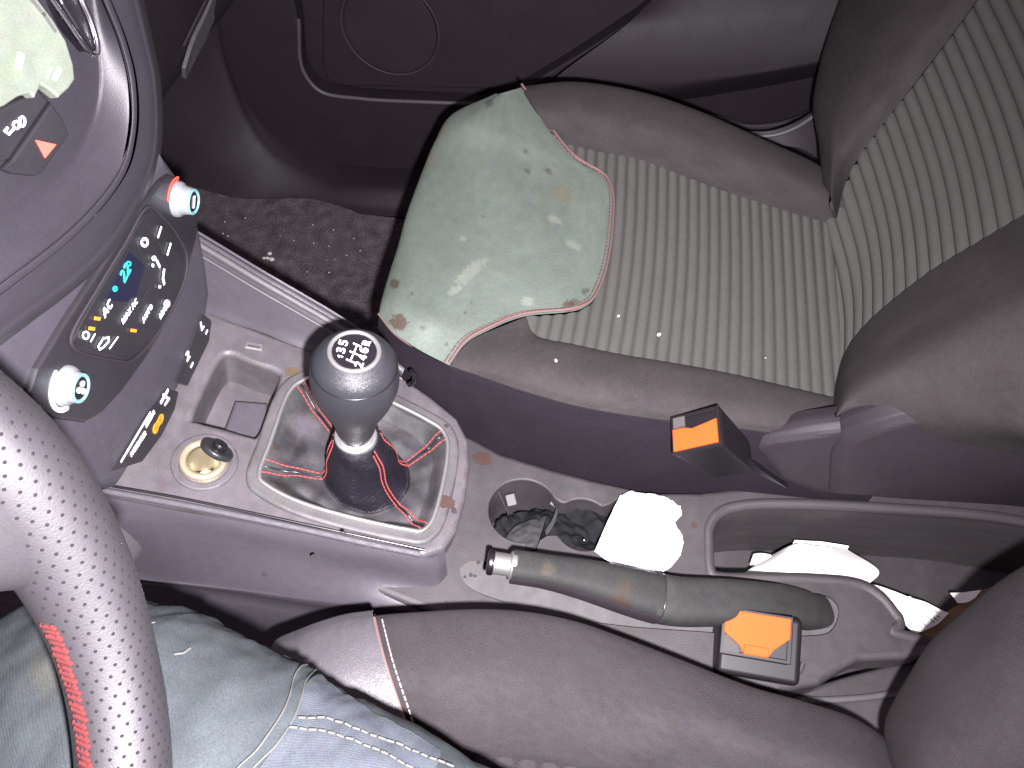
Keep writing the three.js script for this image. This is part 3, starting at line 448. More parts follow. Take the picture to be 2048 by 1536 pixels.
  const rail = [[707, 732], [714, 716], [721, 700]]; obj('shift_pattern', [...stroke(KF, [S(...rail[0]), S(...rail[2])], .0008, A), ...rail.flatMap(([x, y]) => stroke(KF, [S(x - 7, y - 3), S(x + 7, y + 3)], .0008, A))], M.print, bd);
}

// ============================================================ PASSENGER SEAT
const ribStrip = (at, m) => { const W = 8, L = 18, f = (u, v) => at(u, v); return sheet(f, W, L, { uvs: 1 }); };
{
  const t = thing('passenger_seat', 'passenger seat with pale grey leather front panel and ribbed fabric centre', 'car seat');
  const Fr = [[757, 628], [764, 596], [779, 545], [797, 490], [814, 430], [830, 385], [850, 332], [872, 280], [905, 228], [990, 190]];
  const Rp = [[899, 731], [931, 688], [972, 663], [1049, 633], [1164, 617], [1205, 562], [1224, 458], [1216, 365], [1136, 305], [1043, 175]];
  const Ry = [.034, .037, .038, .036, .034, .031, .029, .032, .040, .058], Fy = [.024, .024, .022, .02, .018, .018, .022, .026, .034, .05];
  const edgeNear = [[757, 628], [790, 668], [836, 699], [899, 731]];
  const rowsA = [];
  const low = Fr.map((p, i) => onY(p[0], p[1], Fy[i]));
  rowsA.push(drop(low, 0, -.15, .05), drop(low, 0, -.07, .018), drop(low, -.0, -.022, .002), low);
  for (const q of [.12, .3, .5, .72, .9]) rowsA.push(Fr.map((p, i) => { let x = mix(p[0], Rp[i][0], q), y = mix(p[1], Rp[i][1], q); if (i === 0) { const k = q * 3, j = Math.min(2, Math.floor(k)); x = mix(edgeNear[j][0], edgeNear[j + 1][0], k - j); y = mix(edgeNear[j][1], edgeNear[j + 1][1], k - j); } const bul = (i > 0 && i < 9 ? 1 : .45) * .014 * Math.sin(Math.pow(q, .6) * Math.PI); return onY(x, y, mix(Fy[i], Ry[i], q) + bul); }));
  rowsA.push(Rp.map((p, i) => onY(p[0], p[1], Ry[i])));
  const pipe = rowsA.at(-1);
  const rust = [[788, 568, 10, .9], [797, 645, 17, 1], [800, 652, 10, .6], [1137, 612, 12, .9], [1150, 608, 10, .6]], dark = [[845, 656, 6], [979, 207, 9], [1171, 583, 8], [1052, 303, 6], [1056, 342, 6], [1096, 342, 7], [824, 587, 4], [942, 605, 3], [930, 626, 4], [893, 690, 4], [968, 432, 3]], pale = [[940, 545, 42, 12, -.75], [1148, 490, 16, 7, .5], [1056, 602, 12, 9, 0], [910, 580, 14, 8, -.6], [1110, 440, 14, 8, .4], [925, 477, 8, 4, -.5]], tan = [[1125, 385, 22], [868, 262, 26], [850, 320, 20]];
  const lc = (p, x, y) => {
    const w = .10 * noise(p.x * 14, p.z * 14, 1) + .07 * noise(p.x * 60, p.z * 60, 2) + .05 * noise(p.x * 240, p.z * 240, 5), nn = noise(x * .12, y * .12, 9) * .5 + noise(x * .3, y * .3, 3) * .3;
    let c = [.105 * (1 + w), .128 * (1 + w), .108 * (1 + w)];
    const put = (k, d) => { c = c.map((v, i) => mix(v, d[i], clamp(k))); };
    for (const [sx, sy, rx, ry, a] of pale) { const dx = x - sx, dy = y - sy, X = (dx * Math.cos(a) + dy * Math.sin(a)) / rx, Y = (-dx * Math.sin(a) + dy * Math.cos(a)) / ry; put(.55 * smooth(1.2, .75, Math.hypot(X, Y) + nn * 1.1), [.2, .22, .18]); }
    for (const [sx, sy, r] of tan) put(.5 * smooth(1.2, .5, Math.hypot(x - sx, y - sy) / r + nn * 1.6), [.13, .1, .07]);
    for (const [sx, sy, r, k] of rust) put(.85 * k * smooth(1.1, .8, Math.hypot(x - sx, y - sy) / r + nn), [.055, .03, .022]);
    for (const [sx, sy, r] of dark) put(.8 * smooth(1.1, .7, Math.hypot(x - sx, y - sy) / r + nn), [.05, .055, .052]);
    return c;
  };
  const cush = obj('leather_front', sheet(surface(rowsA), 150, 130, { thick: .003, color: lc }), M.seatLeather, t);
  const pipeC = curve(pipe, 260).map(p => p.clone().add(V(0, .003, 0)));
  obj('piping', tube(curve(pipe, 60).map(p => p.clone().add(V(0, .0042, 0))), .0014, 240, 8), M.pinkThread, cush);
  stuff(obj('stitching', stitches(pipeC.map((p, i) => p.clone().add(V(.0, .0014, -.004))), .005, .6, .0008), M.pinkThread, cush));
  const seamLine = [[757, 628], [790, 668], [836, 699], [899, 731], [959, 753], [1041, 781]].map((p, i) => onY(p[0], p[1], .0265 + .002 * i));
  obj('edge_piping', tube(seamLine, .0011, 90, 6), M.pinkThread, cush);
  // near bolster and side
  const L1 = [[899, 733], [959, 753], [1041, 781], [1150, 812], [1287, 836], [1430, 852], [1580, 872], [1700, 890], [1800, 905]];
  const L2 = [[1049, 635], [1072, 672], [1150, 690], [1240, 709], [1377, 732], [1480, 752], [1580, 775], [1680, 798], [1780, 820]];
  const l1 = YY(L1, [.034, .036, .037, .037, .036, .034, .03, .026, .02]), l2 = YY(L2, [.037, .038, .039, .038, .036, .034, .032, .03, .026]);
  const starter = [[899, 733], [931, 690], [972, 665], [1049, 636]].map(p => V(p[0], p[1], 0));
  const bk = (k, h) => L1.map((p, i) => { const q = i ? V(mix(p[0], L2[i][0], k), mix(p[1], L2[i][1], k), 0) : along(starter, k); return onY(q.x, q.y, mix(l1[i].y, l2[i].y, k) + (i ? h : h * .3)); });
  const rowsB = [l1, bk(.2, .009), bk(.5, .012), bk(.84, .006), l2, drop(l2, .004, -.006, 0)];
  obj('seat_side', sheet(surface([drop(l1, -.012, -.17, 0), drop(l1, -.012, -.09, 0), drop(l1, -.009, -.03, 0), drop(l1, -.004, -.008, 0), l1]), 90, 30, { thick: .003 }), M.sideCloth, t);
  obj('side_bolster', sheet(surface(rowsB), 110, 70, { thick: .003 }), M.fabric, t);
  obj('bolster_seam', tube(L1.map((p, i) => l1[i].clone().add(V(-.0005, .0002, 0))), .0009, 120, 5), M.fabricDark, t);
  // front of the side below the leather corner
  const nl = edgeNear.map((p, i) => onY(p[0], p[1], [.024, .028, .032, .034][i]));
  obj('front_side', sheet(surface([nl, drop(nl, -.009, -.03, 0), drop(nl, -.012, -.09, .004), drop(nl, -.012, -.17, .01)]), 40, 30, { thick: .003 }), M.sideCloth, t);
  // far bolster
  const L4 = [[1100, 266], [1180, 290], [1280, 313], [1420, 358], [1560, 403], [1666, 434], [1740, 455]], L5 = [[1043, 174], [1151, 165], [1280, 185], [1392, 221], [1520, 277], [1640, 332], [1710, 390]];
  const l4 = YY(L4, [.046, .045, .044, .042, .039, .035, .032]), l5 = YY(L5, [.058, .066, .068, .066, .06, .048, .04]);
  const fm = (k, b) => L4.map((p, i) => onY(mix(p[0], L5[i][0], k), mix(p[1], L5[i][1], k), mix(l4[i].y, l5[i].y, k) + b));
  obj('side_bolster', sheet(surface([drop(l4, -.004, -.006, 0), l4, fm(.2, .006), fm(.5, .011), fm(.8, .008), l5, drop(l5, .012, -.012, 0), drop(l5, .02, -.05, 0), drop(l5, .02, -.16, 0)]), 90, 60, { thick: .003 }), M.fabric, t);
  // ribbed centre of the cushion
  const vary = g => { const uv = g.attributes.uv, a = rnd(), b = rnd(); for (let i = 0; i < uv.count; i++) uv.setXY(i, uv.getX(i) + a, uv.getY(i) + b); return g; };
  const N = 27, x0 = 1046, x1 = 1696, nearY = x => along(L2.map(p => V(p[0], p[1], 0)), clamp((() => { for (let i = 0; i + 1 < L2.length; i++) if (x <= L2[i + 1][0]) return (i + (x - L2[i][0]) / (L2[i + 1][0] - L2[i][0])) / (L2.length - 1); return 1; })())).y;
  const farYx = x => { for (let i = 0; i + 1 < L4.length; i++) if (x <= L4[i + 1][0]) return mix(L4[i][1], L4[i + 1][1], (x - L4[i][0]) / (L4[i + 1][0] - L4[i][0])); return L4.at(-1)[1]; };
  const pipePx = curve(Rp.map(p => V(p[0], p[1], 0)), 120), inLeather = (x, y) => { let c = false; const P = [...pipePx.map(p => [p.x, p.y]), [700, 150], [700, 760]]; for (let i = 0, j = P.length - 1; i < P.length; j = i++) if ((P[i][1] > y) !== (P[j][1] > y) && x < (P[j][0] - P[i][0]) * (y - P[i][1]) / (P[j][1] - P[i][1]) + P[i][0]) c = !c; return c; };
  const line = (x, s) => { const xf = x + mix(36, -22, (x - 1240) / 380), yn = nearY(x), yf = farYx(Math.max(1100, xf)), bow = 9 * Math.sin(s * Math.PI) * (1 - clamp((x - 1240) / 420)); return [mix(x, xf, s) + bow, mix(yn, yf, s)]; };
  const height = (x, s) => .036 - .034 * s * (1 - s) + .006 * s - .012 * clamp((x - 1250) / 450);
  const core = [0, .25, .5, .75, 1].map(s => [1040, 1150, 1250, 1350, 1450, 1550, 1650, 1720, 1790].map(x => { const [a, b] = line(x, s); return onY(a, b, height(x, s) - .0052); }));
  obj('cushion_core', sheet(surface(core), 60, 40, { thick: .02 }), M.fabricRib, t);
  for (let i = 0; i < N; i++) {
    const xa = mix(x0, x1, i / N), xb = mix(x0, x1, (i + 1) / N), xc = (xa + xb) / 2;
    const scan = w => { const x = mix(xa, xb, w); let a = -1, b = -1; for (let k = 0; k <= 200; k++) { const s = k / 200, [px, py] = line(x, s); if (inLeather(px, py)) { if (a < 0) a = s; b = s; } } return [a, b]; };
    const pt = (w, s) => { const x = mix(xa, xb, w), [px, py] = line(x, s), e = 2 * w - 1; return onY(px, py, height(x, s) + .0034 * Math.pow(Math.max(0, 1 - e * e), .6) - .0032); };
    const cs = [...Array(9)].map((_, q) => scan(q / 8)), cut = w => { const q = w * 8, k = Math.min(7, Math.floor(q)), A = cs[k], B = cs[k + 1]; return [mix(A[0], B[0], q - k), mix(A[1], B[1], q - k)]; };
    if (cs.every(c => c[0] < 0)) obj('rib', vary(sheet((u, v) => pt(u, v * 1.04 - .02), 8, 22)), M.fabricRib, t);
    else {
      for (const c of cs) if (c[0] < 0) { const o = cs.find(q => q[0] >= 0); c[0] = c[1] = (o[0] + o[1]) / 2; }
      if (cs.some(c => c[0] > .03)) obj('rib', vary(sheet((u, v) => pt(u, mix(-.02, Math.max(.001, cut(u)[0]), v)), 8, 12)), M.fabricRib, t);
      if (cs.some(c => c[1] < .97)) obj('rib', vary(sheet((u, v) => pt(u, mix(Math.min(.999, cut(u)[1]), 1.02, v)), 8, 12)), M.fabricRib, t);
    }
  }
  // backrest
  const FB = F_BACK, near = [[1664, 800], [1688, 710], [1720, 660], [1780, 600], [1850, 550], [1920, 505], [2048, 430], [2150, 370], [2300, 270]].map(p => loc(FB, p)), far = [[1670, 434], [1690, 370], [1720, 310], [1780, 230], [1850, 140], [1940, 20], [2000, -70], [2080, -180]].map(p => loc(FB, p));
  const sAt = (L, b) => { if (b <= L[0].y) return L[0].x; for (let i = 0; i + 1 < L.length; i++) if (b <= L[i + 1].y) return mix(L[i].x, L[i + 1].x, (b - L[i].y) / (L[i + 1].y - L[i].y)); return L.at(-1).x; };
  const back = (s, b, h) => V(s, b, h).applyMatrix4(FM(FB));
  const b0 = -.03, b1 = .33, NB = 29;
  obj('backrest_core', sheet((u, v) => { const b = mix(b0 - .02, b1 + .03, v); return back(mix(sAt(near, b), sAt(far, b), u), b, -.0085 - .012 * Math.sin(u * Math.PI)); }, 30, 40, { thick: .06 }), M.fabricRib, t);
  for (let i = 0; i < NB; i++) { const ba = mix(b0, b1, i / NB), bb = mix(b0, b1, (i + 1) / NB); obj('rib', vary(sheet((u, v) => { const b = mix(ba, bb, u), e = 2 * u - 1, sn = sAt(near, b) + .006, sf = sAt(far, b) - .006; return back(mix(sn, sf, v), b, -.003 - .012 * Math.sin(v * Math.PI) + .0046 * Math.pow(Math.max(0, 1 - e * e), .65) - .002); }, 8, 22)), M.fabricRib, t); }
  const bol = (rows, hs, name) => obj(name, sheet(surface(rows.map(r => [...r.map((p, i) => hit(FB, p[0], p[1], hs[i])), hit(FB, r.at(-1)[0], r.at(-1)[1], hs.at(-1)).add(V(0, -.02, .05)), hit(FB, r.at(-1)[0], r.at(-1)[1], hs.at(-1)).add(V(0, -.02, .14))])), 60, 70, { thick: .003 }), M.fabric, t);
  bol([[[1674, 436], [1668, 418], [1660, 390], [1648, 362]], [[1690, 370], [1676, 345], [1660, 318], [1640, 290]], [[1720, 310], [1695, 280], [1660, 245], [1627, 215]], [[1780, 230], [1742, 203], [1690, 168], [1637, 140]], [[1850, 140], [1800, 116], [1730, 90], [1655, 70]], [[1940, 20], [1880, 8], [1780, 0], [1680, -5]], [[2000, -70], [1930, -80], [1820, -85], [1705, -85]]], [.001, .02, .026, .008], 'back_bolster');
  bol([[[1662, 805], [1668, 818], [1674, 832], [1684, 850]], [[1688, 710], [1697, 745], [1712, 790], [1745, 850]], [[1740, 640], [1758, 695], [1785, 750], [1835, 845]], [[1850, 550], [1868, 630], [1895, 705], [1935, 838]], [[1960, 482], [1985, 565], [2020, 650], [2050, 845]], [[2080, 410], [2110, 500], [2145, 600], [2180, 850]], [[2250, 300], [2280, 400], [2320, 520], [2350, 820]]], [.001, .026, .04, .01], 'back_bolster');
  // recliner cover
  obj('recliner_cover', slab(FX(.044), [[1655, 915], [1688, 872], [1790, 838], [1890, 816], [1965, 810], [2030, 822], [2110, 862], [2220, 910], [2220, 1045], [2000, 1025], [1800, 1012], [1650, 1000]], { depth: .044, bevel: .018, seg: 10, soft: true }), M.seatPlastic, t);
  obj('cover_front', slab(FX(.052), [[1505, 900], [1525, 886], [1620, 868], [1700, 858], [1740, 880], [1740, 1000], [1620, 992], [1545, 962]], { depth: .03, bevel: .012, seg: 8, soft: true }), M.seatPlastic, t);
  // lever and belt guide behind the far bolster
  obj('far_trim', sheet(surface([[[1490, 262], [1540, 262], [1590, 246], [1632, 222]].map(p => onX(p[0], p[1], .57)), [[1500, 280], [1560, 290], [1610, 300], [1650, 330]].map(p => onX(p[0], p[1], .56))]), 20, 8, { thick: .004 }), M.seatPlastic, t);
  obj('far_trim_edge', tube([[1515, 273], [1550, 270], [1590, 256], [1628, 232]].map(p => onX(p[0], p[1], .565)), .0026, 30), M.frame, t);
  // small hook at the front corner of the seat
  obj('seat_hook', tube([[822, 742], [830, 752], [826, 766], [818, 770]].map(p => onX(p[0], p[1], .06)), .0022, 24), M.gloss, t);
}
for (const [px, py, r, y] of [[1237, 632, .0015, .032], [1318, 669, .002, .032], [1112, 721, .0015, .049], [1533, 717, .0014, .024], [1296, 396, .0009, .03]]) {
  const p = onY(px, py, y), g = new THREE.IcosahedronGeometry(r, 1); g.scale(1.3, .7, .9); g.rotateY(rr(0, 6)); g.translate(p.x, p.y, p.z); tag(obj('seat_crumb', g, M.crumb), 'tiny pale crumb lying on the passenger seat fabric', 'crumb', 'crumbs on the passenger seat');
}

// ============================================================ DRIVER SEAT
{
  const t = thing('driver_seat', 'driver seat with grey twill bolster and pale leather front under the leg', 'car seat');
  const S = [[700, 1250], [747, 1239], [830, 1232], [950, 1226], [1050, 1231], [1150, 1250], [1250, 1284], [1350, 1322], [1500, 1380], [1620, 1414], [1720, 1448], [1790, 1500], [1830, 1570]];
  const I = [[770, 1480], [812, 1470], [880, 1478], [1000, 1491], [1100, 1504], [1200, 1522], [1300, 1542], [1400, 1562], [1500, 1585], [1600, 1610], [1700, 1640], [1760, 1670], [1800, 1700]];
  const s = YY(S, [.044, .054, .056, .057, .057, .056, .054, .052, .048, .044, .04, .034, .028]), inn = YY(I, .048);
  const m = (k, b) => S.map((p, i) => onY(mix(p[0], I[i][0], k), mix(p[1], I[i][1], k), mix(s[i].y, inn[i].y, k) + b));
  obj('side_bolster', sheet(surface([drop(s, .012, -.16, 0), drop(s, .012, -.05, 0), drop(s, .007, -.014, 0), s, m(.25, .012), m(.5, .017), m(.8, .010), inn, drop(inn, -.006, -.008, 0)]), 110, 60, { thick: .003 }), M.fabricTwill, t);
  const L = [[[548, 1306], [520, 1400], [520, 1480], [530, 1580]], [[600, 1276], [580, 1380], [590, 1470], [610, 1580]], [[680, 1249], [670, 1355], [690, 1450], [720, 1580]], [[747, 1238], [770, 1330], [806, 1440], [845, 1580]]];
  const ys = [[.02, .026, .026, .02], [.044, .06, .058, .05], [.054, .07, .066, .055], [.055, .069, .064, .052]];
  const lr = L.map((r, j) => { const q = r.map((p, i) => onY(p[0], p[1], ys[j][i])); return [q[0].clone().add(V(.012, -.16, .02 * (3 - j) / 3)), q[0].clone().add(V(.008, -.03, 0)), ...q]; });
  const fr0 = lr[0].map(p => p.clone().add(V(0, -.05, .012))), fr1 = lr[0].map(p => p.clone().add(V(0, -.15, .04)));
  const lf = obj('leather_front', sheet(surface([fr1, fr0, ...lr]), 70, 70, { thick: .003, color: p => { const w = .08 * noise(p.x * 30, p.z * 30) + .06 * noise(p.x * 200, p.z * 200); return [.06 * (1 + w), .055 * (1 + w), .062 * (1 + w)]; } }), M.seatLeather, t);
  obj('piping', tube(lr[3].slice(2).map(p => p.clone().add(V(0, .001, 0))), .0018, 60, 7), M.pinkThread, lf);
  const dense = curve(lr[3].slice(2), 300).map(p => p.clone().add(V(0, .0016, .006))); stuff(obj('stitching', stitches(dense, .0042, .6, .0006), M.paleThread, lf));
  const dense2 = curve(lr[3].slice(2), 300).map(p => p.clone().add(V(0, .0016, -.0045))); stuff(obj('stitching', stitches(dense2, .0042, .6, .0006), M.pinkThread, lf));
  // ribbed centre
  const h = .040;
  obj('cushion_core', slab(FY(h - .004), [V(-.2, h, .05), V(-.2, h, .4), V(-.52, h, .4), V(-.52, h, .05)], { depth: .03, bevel: .003 }), M.fabricTwill, t);
  for (let i = 0; i < 20; i++) { const za = .11 + i * .014, zb = za + .014; obj('rib', sheet((u, v) => { const z = mix(za, zb, u), e = 2 * u - 1; const xx = -.205 - .004 * i / 5; return V(mix(xx, -.5, v), h - .001 - .008 * Math.sin(v * Math.PI) + .0035 * Math.sqrt(Math.max(0, 1 - e * e)), z); }, 8, 14), M.fabricTwill, t); }
  // backrest bolster
  const FD = frame(V(0, .03, .41), V(0, .36, -.93), V(-1, 0, 0));
  const rows = [[[2120, 1095], [2150, 1200], [2220, 1330], [2330, 1480]], [[2048, 1132], [2085, 1225], [2150, 1350], [2260, 1500]], [[1985, 1172], [2015, 1260], [2060, 1380], [2170, 1520]], [[1930, 1219], [1960, 1300], [2005, 1410], [2110, 1545]], [[1860, 1283], [1900, 1350], [1965, 1445], [2070, 1570]], [[1820, 1345], [1862, 1398], [1930, 1480], [2030, 1600]], [[1788, 1400], [1828, 1445], [1895, 1520], [1990, 1630]], [[1771, 1445], [1806, 1490], [1870, 1560], [1960, 1665]], [[1778, 1500], [1805, 1545], [1860, 1610], [1940, 1700]], [[1800, 1560], [1822, 1600], [1868, 1660], [1930, 1740]]];
  obj('back_bolster', sheet(surface(rows.map(r => { const q = r.map((p, i) => hit(FD, p[0], p[1], [.0, .026, .03, .01][i])); return [q[0].clone().add(V(.01, -.01, .14)), q[0].clone().add(V(.012, -.01, .04)), ...q]; })), 60, 80, { thick: .003 }), M.fabricTwill, t);
}

// ============================================================ SEAT BELT BUCKLES
function buckle(label, top, upAxis, wideAxis, w, d, len, strapTo) {
  const t = thing('seat_belt_buckle', label, 'buckle', 'seat belt buckles beside the console');
  const n = upAxis.clone().normalize(), a = wideAxis.clone().addScaledVector(n, -wideAxis.dot(n)).normalize(), F = { o: top, n, a, b: n.clone().cross(a) };
  const M4 = FM(F), put = g => { g.applyMatrix4(M4); return g; };
  const rect = (x0, x1, y0, y1) => [[x0, y0], [x1, y0], [x1, y1], [x0, y1]].map(p => new THREE.Vector2(...p));
  const hw = w / 2, hd = d / 2;
  const body = new RoundedBoxGeometry(w, d, len, 4, .0035); body.translate(0, 0, -len / 2 - .0012); const p = body.attributes.position; for (let i = 0; i < p.count; i++) { const k = clamp(-p.getZ(i) / len), s = 1 - .16 * smooth(.3, 1, k); p.setX(i, p.getX(i) * s); p.setY(i, p.getY(i) * s); } body.computeVertexNormals();
  const b = obj('housing', put(body), M.blackPlastic, t);
  const rim = new THREE.Shape(rect(-hw + .001, hw - .001, -hd + .001, hd - .001)); rim.holes.push(new THREE.Path(rect(-hw + .0035, hw - .0035, -hd + .003, hd - .003)));
  const rg = new THREE.ExtrudeGeometry(rim, { depth: .001, bevelEnabled: true, bevelSize: .0006, bevelThickness: .0006, bevelSegments: 2 }); rg.translate(0, 0, -.001); obj('rim', put(rg), M.blackPlastic, b);
  return { t, F, put, hw, hd, b, rect };
}
{
  const B = buckle('black buckle with orange release button against the passenger seat side', onX(1391, 860, .034), V(-.17, .76, -.62), V(0, .62, .78), .0425, .034, .07);
  const sh = new THREE.Shape([[-B.hw + .003, -B.hd + .0025], [B.hw - .003, -B.hd + .0025], [B.hw - .003, .0042], [B.hw * .35, .0022], [-.002, .0006], [-B.hw * .4, .0028], [-B.hw + .003, .0032]].map(p => new THREE.Vector2(...p)));
  const g = new THREE.ExtrudeGeometry(sh, { depth: .002, bevelEnabled: true, bevelSize: .0006, bevelThickness: .0006, bevelSegments: 2 }); obj('release_button', B.put(g), M.orange, B.t);
  const g2 = new THREE.ExtrudeGeometry(new THREE.Shape(B.rect(-B.hw + .003, -B.hw + .013, .005, B.hd - .003)), { depth: .0015, bevelEnabled: false }); obj('corner_plate', B.put(g2), M.plate, B.t);
  const st = [onX(1490, 915, .036), onX(1525, 940, .036), onX(1552, 958, .036)]; obj('stalk', sheet(surface([st.map(p => p.clone().add(V(-.004, .006, -.012))), st.map(p => p.clone().add(V(-.004, -.006, .012)))]), 12, 4, { thick: .004 }), M.gloss, B.t);
  const C2 = buckle('black buckle with orange release button standing beside the handbrake base', onX(1513, 1270, -.098), V(-.30, .93, -.12), V(-.03, .06, 1), .0535, .036, .05);
  const hw = C2.hw - .003, hd = C2.hd - .003;
  const s2 = new THREE.Shape([[-hw, hd], [hw, hd], [hw, .001], [hw * .55, -hd * .55], [hw * .35, -hd], [-hw * .35, -hd], [-hw * .5, -hd * .6], [-hw, -.001]].reverse().map(p => new THREE.Vector2(...p)));
  const q = new THREE.ExtrudeGeometry(s2, { depth: .0018, bevelEnabled: true, bevelSize: .0006, bevelThickness: .0006, bevelSegments: 2 }); const btn = obj('release_button', C2.put(q), M.orange, C2.t);
  const q2 = new THREE.ExtrudeGeometry(new THREE.Shape(C2.rect(-hw * .36, hw * .36, -hd * .98, -hd * .6)), { depth: .001, bevelEnabled: true, bevelSize: .0006, bevelThickness: .0008, bevelSegments: 3 }); q2.translate(0, 0, .003); obj('button_lip', C2.put(q2), M.orange, btn);
  const g3 = new THREE.ExtrudeGeometry(new THREE.Shape([[-hw, -hd], [-hw * .5, -hd], [-hw * .6, -hd * .62], [-hw, -.003]].map(p => new THREE.Vector2(...p))), { depth: .001, bevelEnabled: false }); obj('corner_plate', C2.put(g3), M.plate, C2.t);
  const fl = new RoundedBoxGeometry(.062, .05, .05, 3, .005); fl.translate(.004, -.007, -.03); obj('base', C2.put(fl), M.blackPlastic, C2.t);
}

// ============================================================ HANDBRAKE
{
  const t = thing('handbrake', 'dusty grey handbrake lever with black push button resting in its console recess', 'handbrake');
  const path = [onY(1024, 1131, .012), onY(1090, 1141, .010), onY(1180, 1160, .006), onY(1290, 1190, .0), onY(1360, 1203, -.006), onY(1470, 1205, -.018), onY(1570, 1212, -.042), onY(1640, 1226, -.072), onY(1670, 1234, -.09)];
  const loft = (P, rw, rh, u0, u1, opts = {}) => (u, v) => {
    const q = mix(u0, u1, v), c = along(P, q), tg = along(P, Math.min(1, q + .01)).sub(along(P, Math.max(0, q - .01))).normalize(), sd = tg.clone().cross(EY).normalize(), up = sd.clone().cross(tg).normalize(), a = u * 2 * Math.PI, e = .72;
    const cx = Math.cos(a), sy = Math.sin(a); return c.addScaledVector(sd, Math.sign(cx) * Math.abs(cx) ** e * rw(q)).addScaledVector(up, Math.sign(sy) * Math.abs(sy) ** e * rh(q));
  };
  const closedSheet = (f, nu, nv, c0, color) => { const g = sheet(f, nu, nv, { color, toward: c0 }); return g; };
  const lev = loft(path, q => mix(.012, .0178, smooth(.1, .42, q)) * (q > .42 ? mix(1, 1.12, smooth(.42, .7, q)) : 1), q => mix(.0105, .015, smooth(.05, .4, q)), .0, .42);
  const gripCol = (p, x, y) => { const nn = noise(x * .1, y * .1) * .6 + noise(x * .3, y * .3) * .3; let c = [.021, .0208, .0205].map(v => v * (1 + .25 * nn)); const put = (k, d) => { c = c.map((v, i) => mix(v, d[i], clamp(k))); }; for (const [a, b, r, d] of [[1098, 1138, 18, [.042, .034, .026]], [1248, 1178, 20, [.032, .024, .018]], [1235, 1212, 26, [.028, .016, .012]], [1255, 1228, 14, [.022, .012, .01]]]) put(.85 * smooth(1.1, .7, Math.hypot(x - a, (y - b) * 1.1) / r + nn), d); return c; };
  const mg = M.grip;
  const far = V(-.08, -5, .2);
  const fix = g => { g.computeVertexNormals(); return g; };
  const body = (f, nu, nv, color) => { const g = sheet(f, nu, nv, { color, toward: f(.25, .5).add(V(0, 1, 0)) }); return g; };
  obj('grip', body(lev, 48, 70, gripCol), mg, t);
  const lev2 = loft(path, q => mix(.0186, .016, smooth(.42, 1, q)), q => mix(.0145, .012, smooth(.45, 1, q)), .40, 1);
  obj('lever_arm', body(lev2, 48, 60, (p, x, y) => { const k = 1 + .2 * noise(x * .06, y * .06); return [.029 * k, .0286 * k, .0282 * k]; }), mg, t);
  const ax = path[0].clone().sub(path[1]).normalize(), fb = frame(path[0].clone(), ax, EX);
  obj('grip_end', disc(fb, new THREE.Vector2(0, 0), .0112, .006, .002, .002), M.satin, t);
  const cyl = new THREE.CylinderGeometry(.0086, .0086, .014, 32); cyl.rotateX(Math.PI / 2); cyl.translate(0, 0, .008); cyl.applyMatrix4(FM(fb)); const bt = obj('push_button', cyl, M.satin, t);
  obj('button_cap', disc(fb, new THREE.Vector2(0, 0), .0098, .005, .019, .0016), M.gloss, bt);
  obj('grip_underside', body((u, v) => { const w = mix(.52, 1.075, u), p = lev(w, v), c = along(path, v * .42); return p.add(p.clone().sub(c).setLength(.0012)); }, 40, 50), M.seatPlastic, t);  // dark shell puts the shade of the grip's lower face into colour
  obj('grip_joint', tube(Array.from({ length: 25 }, (_, i) => lev(i / 24, 1)), .0009, 60, 5), M.trim, t);
}

